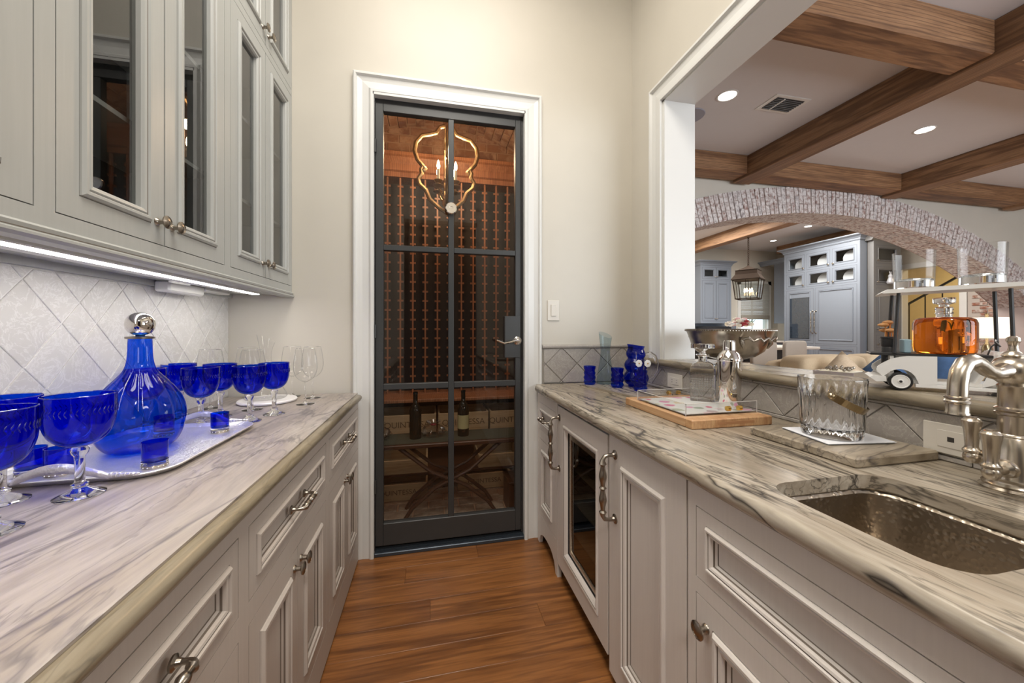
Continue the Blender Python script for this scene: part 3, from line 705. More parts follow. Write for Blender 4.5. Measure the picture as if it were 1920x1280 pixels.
# ================================================================ CABINETS
LF, RF = -.367, .606         # front planes
UF = -.69
DP = [(0, -.019, None), (0, 0, 0), (.050, 0, 0), (.0515, -.002, 1), (.053, .003, 0), (.058, .008, 0), (.064, .0078, 0), (.067, .004, 0), (.0685, .0025, 1), (.072, .005, 0), (.079, .0035, 0), (.083, -.002, 0), (.0845, -.006, 1), (.092, -.009, 0), (.0935, -.011, 1), (.095, -.011, 0)]
def front(name, parent, T, w, h, paintm, glass=False, fr=None, t=.019):
    """inset door or drawer front; T maps (u,v,n) to the scene"""
    sc = 1 if fr is None else fr
    prof = [(i*sc if j > 1 else i, hh if j else -t, M_glaze if m_ == 1 else paintm) for j, (i, hh, m_) in enumerate(DP)]
    mb = MB()
    if glass:
        prof = prof[:12]; prof.append((prof[-1][0]+.002, -t, paintm)); mb.ring(T, w, h, prof)
        o = mb.build(name, parent); i = prof[-1][0]-.001
        MB().add([T(i, i, -.012), T(w-i, i, -.012), T(w-i, h-i, -.012), T(i, h-i, -.012)], [[0, 1, 2, 3]], glass).build('pane', o)
        return o
    mb.ring(T, w, h, prof, paintm); return mb.build(name, parent)
def knob(parent, T, u, v, r=.0165, mat=M_pew):
    mb = MB(); prof = [(.0105, 0), (.010, .002), (.0062, .006), (.0058, .016), (.010, .020), (r, .0215), (r*1.02, .0245), (r*.86, .0265), (r*.84, .0255), (r*.62, .0275), (r*.6, .0265), (r*.36, .0285), (0.001, .0288)]
    vs = []; fs = []; seg = 22
    for rr, hh in prof:
        for i in range(seg): vs.append(T(u+rr*math.cos(2*PI*i/seg), v+rr*math.sin(2*PI*i/seg), hh))
    for j in range(len(prof)-1):
        for i in range(seg): fs.append([j*seg+i, j*seg+(i+1) % seg, (j+1)*seg+(i+1) % seg, (j+1)*seg+i])
    mb.add(vs, fs, mat, True); return mb.build('knob', parent)
def pull(parent, T, u, v, L, vert=False, r=.0055, out=.032, name='handle'):
    """cast bar pull with swelling baluster grip"""
    h = L/2; mb = MB(); D = lambda a, b, n: T(u+b, v+a, n) if vert else T(u+a, v+b, n)
    pts = [D(-h, 0, 0), D(-h, 0, out*.55), D(-h*.97, 0, out*.85), D(-h*.86, 0, out)]; rr = [r*1.0, r*.8, r*.9, r*1.0]
    for i in range(1, 28):
        a = -.80+1.6*i/28; q = abs(a)
        w_ = r*(1.0+.75*math.exp(-((q-.36)/.17)**2)); 
        if q < .035 or abs(q-.76) < .03: w_ = r*1.7
        pts.append(D(a*h, 0, out)); rr.append(w_)
    pts += [D(h*.86, 0, out), D(h*.97, 0, out*.85), D(h, 0, out*.55), D(h, 0, 0)]; rr += [r, r*.9, r*.8, r]
    mb.tube(pts, rr, M_pew, 12)
    for s_ in (-1, 1):
        vs = []; fs = []; seg = 16
        for q, n_ in ((r*2.1, 0), (r*2.1, .003), (r*1.2, .006), (r*.9, .012)):
            for i in range(seg): vs.append(D(s_*h+q*math.cos(2*PI*i/seg), q*math.sin(2*PI*i/seg), n_))
        for j in range(3):
            for i in range(seg): fs.append([j*seg+i, j*seg+(i+1) % seg, (j+1)*seg+(i+1) % seg, (j+1)*seg+i])
        mb.add(vs, fs, M_pew, True)
    return mb.build(name, parent)
TL = lambda y0, z0, x=LF: (lambda u, v, n: (x+n, y0+u, z0+v))
TR = lambda y0, z0, x=RF: (lambda u, v, n: (x-n, y0+u, z0+v))
g = .0022
# ---------------- left base cabinets
def base_left(y0, y1, op, label, feet=False, zt=LT-.041):
    t = thing('base_cabinet', label, 'cabinet', (LF-.28, (y0+y1)/2, 0))
    mb = MB(); T = TL(0, 0); o0, o1 = op
    holes = [(o0, o1, .645, .803), (o0, o1, .125, .598)]
    mb.grid(T, [y0, y1], [.012, zt], .02, M_lo, holes); mb.box(LF-.60, LF-.022, y0+.001, y1-.001, .05, zt, M_dark)
    mb.box(LF-.60, LF-.07, y0+.001, y1-.001, 0, .05, M_dark)
    mb.build('carcass', t)
    dr = front('drawer', t, TL(o0+g, .645+g), o1-o0-2*g, .158-2*g, M_lo, fr=.62)
    pull(dr, TL(0, 0), (o0+o1)/2, .724, .105)
    m_ = (o0+o1)/2
    d1 = front('door', t, TL(o0+g, .125+g), m_-o0-1.5*g, .473-2*g, M_lo); d2 = front('door', t, TL(m_+.5*g, .125+g), m_-o0-1.5*g, .473-2*g, M_lo)
    knob(d1, TL(0, 0), m_-.026, .548); knob(d2, TL(0, 0), m_+.026, .548)
    return t
base_left(-.595, .315, (-.20, .29), 'taupe base cabinet at the near end of the left counter, nearest the viewer')
base_left(.315, .845, (.338, .825), 'taupe base cabinet under the left counter, in front of the silver tray')
base_left(.845, 1.465, (.866, 1.447), 'middle taupe base cabinet of the left run with one drawer over two doors')
base_left(1.465, 2.06, (1.49, 2.045), 'taupe base cabinet beside the door casing at the far end of the left run')
ft = MB(); ft.lathe([(.012, 0), (.016, .012), (.012, .03), (.018, .045)], M_lo, (LF-.02, 2.045, 0), 14); 
# left worktop with bullnose edge
def worktop(name, label, T, prof, y0, y1, mats, back, zt, loc):
    """prof: (n,z,mat) from top back edge over the nose to the underside"""
    t = thing(name, label, 'worktop', loc); return t
wt = thing('worktop', 'streaky grey-white quartzite worktop along the left wall', 'worktop', (-.66, .75, LT-.04))
nose = [(-.371, LT), (-.3705, LT-.005), (-.368, LT-.0058), (-.358, LT-.0065), (-.351, LT-.010), (-.3465, LT-.017), (-.346, LT-.025), (-.351, LT-.034), (-.361, LT-.040)]
mb = MB(); body = [(-.979, LT-.040), (-.979, LT)]+nose[:1]
mb.prism([(-.979, LT-.04), (-.979, LT), (-.371, LT), (-.371, LT-.04)], -.595, 2.066, M_stL, 'y'); mb.build('slab', wt)
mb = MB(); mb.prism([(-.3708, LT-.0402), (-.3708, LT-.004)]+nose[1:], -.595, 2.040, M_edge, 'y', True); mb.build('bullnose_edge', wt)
# ---------------- left splash of lozenge tiles
sp = thing('tile_splashback', 'pale tumbled stone lozenge tile splashback on the left wall', 'splashback', (-.98, .8, LT))
MB().box(-.979, -.975, -.6, YB-.001, LT, 1.365, M_groutL).build('grout', sp)
A = (.672, -.741); Bv = (.655, .755); O = (1.24, 1.225)
ticks = [0]; 
while ticks[-1] < 3.2: ticks.append(ticks[-1]+(.080 if len(ticks) % 2 else .147))
neg = [0]
while neg[-1] > -2.6: neg.append(neg[-1]-(.147 if len(neg) % 2 else .080))
tk = sorted(set(neg+ticks)); TT = lambda u, v, n: (-.975+n, u, v)
for i in range(len(tk)-1):
    for j in range(len(tk)-1):
        P4 = [(O[0]+A[0]*p+Bv[0]*q, O[1]+A[1]*p+Bv[1]*q) for p, q in ((tk[i], tk[j]), (tk[i+1], tk[j]), (tk[i+1], tk[j+1]), (tk[i], tk[j+1]))]
        if max(p[0] for p in P4) < -.3: continue
        c_ = clip(P4, -.3, YB-.002, LT+.001, 1.363)
        if len(c_) > 2:
            ar = abs(sum(c_[k-1][0]*c_[k][1]-c_[k][0]*c_[k-1][1] for k in range(len(c_))))/2
            if ar > .0004: tile(TT, c_, .003, M_tileL, sp, .0022)
# ---------------- left wall cabinets
def wall_cab(y0, y1, doors, label, solid=False, top=3.0):
    t = thing('wall_cabinet', label, 'cabinet', (-.83, (y0+y1)/2, 1.39))
    mb = MB(); T = TL(0, 0, UF); holes = [(a, b, 1.43, 2.395) for a, b in doors]+[(a, b, 2.425, top) for a, b in doors]
    o0, o1 = doors[0][0], doors[-1][1]; holes = [(o0, o1, 1.43, 2.395), (o0, o1, 2.425, top)]
    mb.grid(T, [y0, y1], [1.385, top+.05], .02, M_up, holes)
    x0, x1 = -.979, UF-.021
    mb.box(x0, x1, y0, y1, 1.385, 1.405, M_up); mb.box(x0, x1, y0, y1, top+.03, top+.05, M_up); mb.box(x0, x1, y0, y0+.018, 1.405, top+.03, M_up); mb.box(x0, x1, y1-.018, y1, 1.405, top+.03, M_up)
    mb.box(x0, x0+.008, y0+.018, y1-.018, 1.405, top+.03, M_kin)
    mb.box(x0+.008, x1, y0+.018, y1-.018, 2.40, 2.42, M_up); mb.build('carcass', t)
    for z in (1.72, 2.05): B('shelf', t, x0+.01, x1-.02, y0+.019, y1-.019, z, z+.012, M_pane if False else M_up)
    for i, (a, b) in enumerate(doors):
        for z0, z1 in ((1.43, 2.395), (2.425, top)):
            dd = front('door', t, TL(a+g, z0+g, UF), b-a-2*g, z1-z0-2*g, M_up, glass=None if solid else M_cabpane, fr=1.0 if solid else .93)
            left = i == 0 and len(doors) > 1
            ku = (b-.028) if left else (a+.028)
            if solid: ku = a+.03
            knob(dd, TL(0, 0, UF), ku, z0+.058)
    return t
wall_cab(.49, .848, [(.53, .829)], 'grey wall cabinet with solid doors at the left edge of view', True)
wall_cab(-.595, .49, [(-.55, -.04), (-.04, .45)], 'grey wall cabinet over the near end of the left counter', True)
wall_cab(.848, 1.475, [(.867, 1.1615), (1.1615, 1.456)], 'grey glazed wall cabinet over the blue decanter, larger pair of doors')
wall_cab(1.475, 2.088, [(1.494, 1.779), (1.779, 2.084)], 'grey glazed wall cabinet next to the plaster wall, farther pair of doors')
lr = thing('light_rail', 'grey moulding along the bottom front of the wall cabinets', 'moulding', (UF, .75, 1.375))
MB().sweep([(UF-.03, 1.371), (UF+.004, 1.371), (UF+.012, 1.376), (UF+.012, 1.381), (UF+.006, 1.385), (UF+.008, 1.394), (UF+.002, 1.399), (UF+.0005, 1.399), (UF+.0005, 1.3845), (UF-.03, 1.3845)], -.59, 2.088, M_up, 'y').build('moulding', lr)
MB().box(UF+.0075, UF+.0085, -.59, 2.088, 1.385, 1.3865, M_glaze).build('glaze_line', lr)
B('wall_cleat', lr, -.974, -.955, -.59, 2.088, 1.365, 1.3848, M_up)
ls = thing('led_light_strip', 'glowing white strip light under the left wall cabinets', 'strip light', (-.80, .9, 1.38))
B('housing', ls, -.845, -.765, -.3, 1.93, 1.372, 1.3845, M_trim, .003)
MB().box(-.800, -.770, -.29, 1.92, 1.3705, 1.3722, M_led).build('diffuser', ls)
for y_ in (.18, .84, 1.50): B('joint_clip', ls, -.852, -.84, y_-.05, y_+.05, 1.366, 1.3845, M_trim, .003)
pw = thing('power_strip', 'white socket strip under the far end of the wall cabinets', 'power strip', (-.93, 1.72, 1.37))
B('strip_body', pw, -.954, -.905, 1.55, 1.76, 1.345, 1.3845, M_trim, .006); B('strip_rail', pw, -.95, -.90, 1.76, 1.95, 1.368, 1.3845, M_trim, .004)
# glassware inside the wall cabinets
def simple_glass(x, y_, z, r, h, label):
    o = MB().lathe([(r*.7, .002), (r*.75, .004), (r*.95, h*.5), (r, h)], M_clear, (0, 0, 0), 18, False).build('drinking_glass'); o.location = (x, y_, z); tag(o, label, 'glass', 'glasses inside the wall cabinets')
k = 0
ORD = ['nearest', 'second', 'third', 'fourth', 'fifth']
for y_ in (.93, 1.02, 1.12, 1.21, 1.32, 1.60, 1.70, 1.84, 1.96):
    simple_glass(-.82, y_, 1.4055, .035, .11, ('clear glass low inside the larger glazed wall cabinet, %s from the viewer' % ORD[k] if k < 5 else 'clear glass low inside the farther glazed wall cabinet, %s from the viewer' % ORD[k-5])); k += 1
# ---------------- right base units
def right_unit(y0, y1, label, name='base_cabinet', z0=.05, zt=RT-.041, holes=(), cat='cabinet'):
    t = thing(name, label, cat, (RF+.3, (y0+y1)/2, 0)); mb = MB()
    mb.grid(TR(0, 0), [y0, y1], [z0, zt], .02, M_ri, list(holes)); mb.box(RF+.022, RF+.60, y0+.001, y1-.001, .05, zt-.15 if y0 < .8 and y1 > .3 else zt, M_dark); mb.box(RF+.09, RF+.6, y0+.001, y1-.001, 0, .05, M_dark)
    mb.build('carcass', t); return t
t = right_unit(1.722, 2.06, 'narrow warm grey cabinet with one drawer by the door casing, right run', z0=.10, holes=[(1.752, 2.04, .648, .80), (1.752, 2.04, .17, .598)])
dr = front('drawer', t, TR(1.752+g, .648+g), .288-2*g, .152-2*g, M_ri, fr=.60); pull(dr, TR(0, 0), 1.896, .724, .105)
dd = front('door', t, TR(1.752+g, .17+g), .288-2*g, .428-2*g, M_ri)
va_ = MB(); cur = [(1.722, .10), (1.722, 0), (1.752, 0), (1.760, .025), (1.775, .05), (1.79, .058), (1.80, .066), (1.83, .078), (1.89, .083), (1.95, .078), (1.985, .066), (1.995, .058), (2.01, .05), (2.022, .025), (2.03, 0), (2.06, 0), (2.06, .10)]
va_.prism(cur, RF, RF+.02, M_ri, 'x'); va_.build('shaped_apron', t)
# wine fridge
t = thing('wine_fridge', 'built-in wine fridge with a glazed warm grey door and long handle', 'wine fridge', (RF+.3, 1.455, 0))
mb = MB(); zt = RT-.041
mb.box(RF+.03, RF+.60, 1.197, 1.720, .07, .09, M_black); mb.box(RF+.03, RF+.60, 1.197, 1.720, .82, zt, M_black); mb.box(RF+.03, RF+.6, 1.197, 1.215, .09, .82, M_black); mb.box(RF+.03, RF+.6, 1.70, 1.720, .09, .82, M_black); mb.box(RF+.56, RF+.6, 1.215, 1.70, .09, .82, M_black)
mb.box(RF+.1, RF+.6, 1.197, 1.720, 0, .07, M_dark); mb.build('carcass', t)
dpan = MB(); prof = [(0, -.03, M_ri), (0, 0, M_ri), (.075, 0, M_ri), (.0765, -.002, M_glaze), (.078, .002, M_ri), (.083, .005, M_ri), (.09, .004, M_ri), (.0915, .002, M_glaze), (.10, -.004, M_ri), (.106, -.012, M_ri), (.107, -.022, M_black), (.111, -.022, M_black), (.112, -.016, M_trim), (.130, -.016, M_nick), (.131, -.024, M_nick)]
dpan.ring(TR(1.197, .072), .521, zt-.072-.012, prof); do = dpan.build('door', t)
i_ = .130; MB().add([TR(1.197, .072)(*p) for p in ((i_, i_, -.021), (.521-i_, i_, -.021), (.521-i_, zt-.084-i_, -.021), (i_, zt-.084-i_, -.021))], [[0, 1, 2, 3]], thin('fridge_glass', (.25, .26, .26), 1.8)).build('pane', do)
pull(do, TR(0, 0), 1.694, .665, .245, True, .0075, .045)
for z in (.25, .40, .55, .68): B('bottle_rack', t, RF+.05, RF+.5, 1.22, 1.69, z, z+.008, M_crate)
# panelled appliance door
t = thing('panelled_appliance', 'panel-fronted under-counter appliance with a long vertical handle', 'appliance', (RF+.3, .98, 0))
B('carcass', t, RF+.022, RF+.6, .784, 1.188, .0, zt, M_dark)
pd = MB(); pr = [(0, -.02, M_ri), (0, 0, M_ri), (.082, 0, M_ri)]+[(i+.030, h_, M_glaze if m_ == 1 else M_ri) for i, h_, m_ in DP[3:]]
pd.ring(TR(.788, .03), .397, zt-.035, pr, M_ri); do = pd.build('door', t)
pull(do, TR(0, 0), 1.143, .682, .215, True, .0075, .045)
# sink base
t = right_unit(-.595, .782, 'warm grey sink base with false drawer front and doors, nearest the viewer', z0=.012, holes=[(.0, .755, .635, .80), (.0, .755, .12, .60), (-.56, -.03, .635, .80), (-.56, -.03, .12, .60)])
fd = front('false_drawer_front', t, TR(.0+g, .635+g), .755-2*g, .165-2*g, M_ri, fr=.60)
d1 = front('door', t, TR(.38, .12+g), .375-g, .48-2*g, M_ri); knob(d1, TR(0, 0), .722, .537, .019)
d2 = front('door', t, TR(g, .12+g), .378-g, .48-2*g, M_ri); knob(d2, TR(0, 0), .05, .537, .019)
front('false_drawer_front', t, TR(-.56+g, .635+g), .53-2*g, .165-2*g, M_ri, fr=.60); front('door', t, TR(-.56+g, .12+g), .53-2*g, .48-2*g, M_ri)
# ---------------- right worktop with sink cut-out
wt = thing('worktop', 'boldly veined beige quartzite worktop with the sink, along the right side', 'worktop', (.9, .75, RT-.04))
SX0, SX1, SY0, SY1 = .662, .962, .335, .630
hole = rrect(SX0, SX1, SY0, SY1, .055, 6)
X0, X1, Y0_, Y1_ = RF-.008, 1.221, -.595, 2.066
from mathutils.geometry import tessellate_polygon
rect = [(X0, Y0_), (X1, Y0_), (X1, Y1_), (X0, Y1_)]
n = len(hole); allp = rect+hole
tris = tessellate_polygon([[Vector((*p, 0)) for p in rect], [Vector((*p, 0)) for p in hole]])
mb = MB(); vs = [(*p, RT) for p in allp]+[(*p, RT-.04) for p in rect]+[(*p, RT-.03) for p in hole]
fs = [list(t_) for t_ in tris]
for i in range(4): fs.append([i, (i+1) % 4, 4+n+(i+1) % 4, 4+n+i])
for i in range(n): fs.append([4+i, 4+(i+1) % n, 8+n+(i+1) % n, 8+n+i])
mb.add(vs, fs, M_stR); mb.build('slab', wt)
NX = RF-.008
nose = [(NX, RT), (NX-.006, RT-.001), (NX-.010, RT-.004), (NX-.013, RT-.010), (NX-.0145, RT-.018), (NX-.0135, RT-.027), (NX-.010, RT-.034), (NX-.004, RT-.039), (NX, RT-.040)]
mb = MB(); mb.prism(nose, Y0_, 2.045, M_stR, 'y', True); mb.build('bullnose_edge', wt)
# sink
sk = thing('sink', 'hammered nickel under-mounted bar sink', 'sink', ((SX0+SX1)/2, (SY0+SY1)/2, RT-.18))
m, nt, out = nodes('hammered_nickel'); vo = N(nt, 'TexVoronoi', Scale=95); nt.links.new(mapped(nt, (1, 1, 1)), vo.inputs['Vector'])
p = pri(nt, out, (.42, .36, .29), .3, 1); bump(nt, p, ramp(nt, vo.outputs['Distance'], [(0, 0), (.55, 1)]), .3, .003)
mb = MB(); levels = [(-.004, -.029), (-.004, -.034), (.001, -.04), (.006, -.10), (.012, -.155), (.03, -.175), (.08, -.18)]
R_ = [rrect(SX0+i, SX1-i, SY0+i, SY1-i, max(.02, .055-i*.3), 6) for i, z in levels]; n = len(R_[0]); vs = []; fs = []
for (i, z), rr in zip(levels, R_): vs += [(*p_, RT+z) for p_ in rr]
for k in range(len(levels)-1):
    for i in range(n): fs.append([k*n+i, k*n+(i+1) % n, (k+1)*n+(i+1) % n, (k+1)*n+i])
fs.append([(len(levels)-1)*n+i for i in range(n)]); mb.add(vs, fs, MATS['hammered_nickel'], True); mb.build('basin', sk)
MB().lathe([(.02, 0), (.04, .001), (.042, .003)], M_nick, (.81, .48, RT-.179), 20).build('drain', sk)
# ---------------- low wall and far wall splash, ledge
sp = thing('tile_splashback', 'grey tumbled stone tile strip on the low wall behind the right worktop', 'splashback', (1.22, .8, RT))
MB().box(1.216, 1.2218, -.59, 2.088, RT, 1.014, M_groutR).build('grout', sp)
TW = lambda u, v, n: (1.216-n, u, v); h_ = .0995
for i in range(-6, 10):
    for j in (-1, 0, 1):
        cx_ = .768+i*.199+(h_ if j else 0); cz = .907+j*h_
        c_ = clip([(cx_-h_, cz+0), (cx_, cz-h_), (cx_+h_, cz), (cx_, cz+h_)], -.58, 2.084, RT+.014, 1.006)
        if len(c_) > 2: tile(TW, c_, .005, M_tileR, sp, .0018)
for zz in ((RT+.001, RT+.013), (1.007, 1.0145)):
    for i in range(9): B('liner', sp, 1.209, 1.2165, -.58+i*.296, -.58+i*.296+.294, zz[0], zz[1], M_tileR, .002)
sp = thing('tile_splashback', 'grey stone tile splashback with rounded cap on the far wall right of the door', 'splashback', (.93, YB, RT))
MB().box(.642, 1.215, YB-.006, YB-.0005, RT, 1.10, M_groutR).build('grout', sp)
TB = lambda u, v, n: (u, YB-.006-n, v)
p1 = (.813, 1.006); hb_ = .0985
for i in range(-3, 5):
    for j in range(-3, 4):
        if (i+j) % 2: continue
        cx_, cz = .86-.005+i*hb_, 1.006+j*hb_+.0985
        c_ = clip([(cx_-hb_, cz), (cx_, cz-hb_), (cx_+hb_, cz), (cx_, cz+hb_)], .646, 1.208, RT+.002, 1.098)
        if len(c_) > 2: tile(TB, c_, .005, M_tileR, sp)
MB().sweep([(YB-.001, 1.098), (YB-.013, 1.098), (YB-.019, 1.104), (YB-.020, 1.112), (YB-.015, 1.119), (YB-.001, 1.121)], .638, 1.221, M_tileR, 'x').build('cap_moulding', sp)
ld = thing('bar_ledge', 'raised quartzite bar ledge on the low wall of the pass-through', 'ledge', (1.32, .6, 1.015))
mb = MB(); mb.prism([(1.208, 1.0155), (1.208, 1.05), (1.47, 1.05), (1.478, 1.04), (1.478, 1.025), (1.47, 1.0155)], -.59, 1.7505, M_stR, 'y'); mb.build('slab', ld)
mb = MB(); nose = [(1.2085, 1.05), (1.200, 1.049), (1.194, 1.045), (1.190, 1.038), (1.189, 1.031), (1.192, 1.022), (1.199, 1.0165), (1.2085, 1.0155)]; mb.prism(nose, -.59, 1.93, M_edge, 'y', True)
mb.prism([(1.2085, 1.0155), (1.2085, 1.05), (1.2205, 1.05), (1.2205, 1.0155)], 1.7505, 1.93, M_edge, 'y'); mb.build('bullnose_edge', ld)
# switch and sockets
sw = thing('light_switch', 'almond rocker light switch on the plaster wall right of the door', 'light switch', (.71, YB, 1.32))
B('plate', sw, .672, .745, YB-.006, YB, 1.262, 1.382, M_plate, .002); B('rocker', sw, .692, .725, YB-.011, YB-.006, 1.288, 1.356, M_plate, .002)
def socket(y0, y1, z0, z1, label, kind):
    t = thing('wall_socket', label, 'socket', (1.211, (y0+y1)/2, (z0+z1)/2)); xf = 1.2105
    B('plate', t, xf-.005, xf, y0, y1, z0, z1, M_plate, .0015); yc = (y0+y1)/2; zc = (z0+z1)/2
    if kind == 0:
        B('socket_insert', t, xf-.0065, xf-.005, yc-.035, yc+.035, zc-.018, zc+.018, M_plate, .0005); mb = MB()
        for yy in (yc-.018, yc+.018):
            for zz in (-.006, .006): mb.box(xf-.0068, xf-.0064, yy-.004, yy+.004, zc+zz-.001, zc+zz+.001, M_dark)
        mb.build('slot', t)
    else:
        for k, yy in enumerate((y1-.052, y0+.03)):
            B('module', t, xf-.0062, xf-.005, yy-.024, yy+.024, zc-.020, zc+.020, M_plate, .0004)
            if k == 0: B('jack', t, xf-.0066, xf-.006, yy-.006, yy+.006, zc-.005, zc+.006, M_dark)
socket(1.60, 1.715, .913, .985, 'almond double socket in the low tiled wall near the corner', 0)
socket(.545, .688, .912, .984, 'almond plate with a phone jack in the low tiled wall behind the tap', 1)
# ================================================================ LEFT COUNTER ITEMS
def goblet():
    t = thing('goblet', None, None)
    b = MB(); b.lathe(cr([(.004, .098), (.018, .1), (.032, .108), (.043, .122), (.049, .14), (.0515, .16), (.052, .2)], 3)+cr([(.0505, .2), (.0498, .16), (.047, .141), (.041, .124), (.03, .1115), (.016, .105), (.002, .104)], 3), M_blue, seg=40, cap=False); b.build('bowl', t)
    MB().lathe([(.0520, .1985), (.0516, .2012), (.0506, .2016), (.0503, .1995)], M_stem, seg=40, cap=False).build('rim', t)
    s = MB(); s.lathe([(.001, .0975), (.010, .097), (.0135, .091), (.012, .084), (.0085, .079), (.0075, .07), (.0074, .03), (.0085, .026), (.0125, .0235), (.0125, .019), (.010, .0165), (.02, .011), (.032, .005), (.037, .002), (.037, .0005), (.001, .0003)], M_stem, seg=28, cap=False); s.build('stem_and_foot', t)
    # engraved wreath of little slanted cuts round the bowl
    c = MB()
    for i in range(44):
        a = 2*PI*i/44
        for sg in (1, -1):
            p0 = (.0522*math.cos(a), .0522*math.sin(a), .170); a2 = a+.07; p1 = (.0522*math.cos(a2), .0522*math.sin(a2), .170+sg*.0075)
            c.tube([p0, tuple((p0[q]+p1[q])/2*1.004 if q < 2 else (p0[q]+p1[q])/2 for q in range(3)), p1], [.0003, .0011, .0003], MATS['cobalt_frost'], 4)
    c.build('engraved_wreath', t)['kind'] = 'stuff'
    return t
thin('cobalt_frost', (.10, .25, .80), 1.5, .3)
g0 = goblet(); gl_ = [
 (-.700, .770, 'cobalt goblet cut off by the left edge, nearest the viewer'),
 (-.800, .900, 'cobalt goblet at the left edge, just behind the nearest one'),
 (-.682, .907, 'large cobalt goblet standing in front of the decanter, near the tray corner'),
 None, None, None, None, None, None]
def Pd(px, d): 
    t = (px-960)/f_px; th = math.atan(153/f_px); c, s = math.cos(th), math.sin(th); return ((s+t*c)*d, (c-t*s)*d)
for i, (px, d_, lb) in enumerate([(273, 1.22, 'cobalt goblet mostly hidden right behind the decanter'), (336, 1.40, 'rear cobalt goblet next to the tiles, just right of the decanter'), (377, 1.265, 'cobalt goblet just right of the decanter, in front of two others'), (413, 1.405, 'cobalt goblet in the back row, third from the decanter'), (468, 1.335, 'front cobalt goblet beside the far end of the tray'), (514, 1.445, 'cobalt goblet farthest along the counter, near the wine glasses')]):
    x, y_ = Pd(px, d_); gl_[3+i] = (x, y_, lb)
for i, (x, y_, lb) in enumerate(gl_):
    o = g0 if i == 0 else copy_tree(g0); o.location = (x, y_, LT); o.rotation_euler = (0, 0, i*.7); tag(o, lb, 'goblet', 'blue goblets on the left counter')
# silver tray
TZ = LT+.004
tr_ = thing('serving_tray', 'hammered silver tray with shell-ended handles under the decanter', 'tray', (-.76, 1.2, LT))
mb = MB(); n = 8
def rr_ring(i, z): return [(x, y_, z) for x, y_ in rrect(-.935+i, -.578-i, .965+i, 1.45-i, .07-i*.5, n)]
lv_ = [(.03, LT+.0005), (.012, LT+.001), (0, LT+.010), (-.002, LT+.013), (.001, LT+.0145), (.005, LT+.012), (.018, LT+.0055), (.03, LT+.005)]
RR = [rr_ring(i, z) for i, z in lv_]; m_ = len(RR[0]); vs = sum(RR, []); fs = [[k*m_+i, k*m_+(i+1) % m_, (k+1)*m_+(i+1) % m_, (k+1)*m_+i] for k in range(len(RR)-1) for i in range(m_)]
fs.append([(len(RR)-1)*m_+i for i in range(m_)]); fs.append(list(range(m_))[::-1]); mb.add(vs, fs, M_silver, False); mb.build('tray_dish', tr_)
for yb, sg in ((.965, -1), (1.45, 1)):
    pts = [(-.756-.085+.17*i/12, yb+sg*.012*math.sin(PI*i/12), LT+.013+.028*math.sin(PI*i/12)) for i in range(13)]
    MB().tube(pts, [.004+.003*math.sin(PI*i/12) for i in range(13)], M_silver, 10, sy=1.5).build('handle', tr_)
    for s_ in (-1, 1):
        mb = MB()
        for k in range(7): mb.lathe([(.001, -.006), (.0072-.0008*k, -.003), (.0075-.0008*k, 0), (.0072-.0008*k, .003), (.001, .006)], M_silver, (-.756+s_*(.088+k*.0075), yb+sg*(.002), LT+.0175), 12, False, 'x')
        mb.build('shell_mount', tr_)
# decanter
dc = thing('decanter', 'large ribbed cobalt glass decanter with silver ball stopper on the tray', 'decanter', (-.772, 1.205, LT+.005))
C0 = (-.772, 1.205, LT+.005); ribs = lambda i, z: (.028 if .08 < z < .295 else .006)*math.cos(i*2*PI/80*20)
pr = [(.002, .003), (.05, .001), (.064, .004), (.08, .022), (.0905, .05), (.0945, .082), (.092, .112), (.082, .142), (.066, .170), (.048, .193), (.034, .212), (.027, .235), (.0245, .262), (.0240, .300)]
b = MB().lathe(cr(pr, 3), M_blue2, C0, 80, False, flute=ribs); b.build('bottle_body', dc)
MB().lathe([(.0235, .299), (.030, .300), (.0305, .305), (.0235, .3065), (.0235, .299)], M_pew, C0, 32, False).build('collar', dc)
MB().lathe([(.009, .306), (.010, .310), (.0155, .3115), (.024, .317), (.0295, .327), (.0315, .339), (.0295, .351), (.023, .362), (.013, .369), (.001, .371)], M_chrome, C0, 36, False).build('stopper', dc)
def shot(x, y_, lb, first=[None]):
    if first[0] is None:
        t = thing('shot_glass', None, None)
        MB().lathe([(.002, .014), (.0225, .015), (.0238, .02), (.0242, .060), (.0230, .060), (.0225, .022), (.002, .019)], M_blue, seg=30, cap=False).build('glass_body', t)
        MB().lathe([(.001, .0065), (.0235, .007), (.0243, .010), (.0243, .0145), (.001, .0142)], M_stem, seg=30, cap=False).build('glass_base', t)
        mb = MB(); mb.lathe([(.001, 0), (.0235, 0), (.0245, .002), (.0245, .005), (.0235, .0068), (.001, .0068)], M_pew, seg=30, cap=False)
        for k in range(16): a = 2*PI*k/16; mb.lathe([(.0005, -.0016), (.0014, -.0008), (.0014, .0008), (.0005, .0016)], M_silver, (.0247*math.cos(a), .0247*math.sin(a), .0034), 6, False)
        mb.build('silver_base', t); first[0] = t; o = t
    else: o = copy_tree(first[0])
    o.location = (x, y_, LT+.0052); tag(o, lb, 'glass', 'blue shot glasses on the tray')
shot(-.640, 1.045, 'blue shot glass on a silver base at the front edge of the tray'); shot(-.655, 1.355, 'blue shot glass at the far right corner of the tray')
shot(-.815, 1.035, 'blue shot glass behind the large goblet stem, by the tray handle'); shot(-.875, 1.045, 'blue shot glass at the back left of the tray, behind the cut-off goblet'); shot(-.80, 1.345, 'blue shot glass seen through the decanter at the back of the tray')
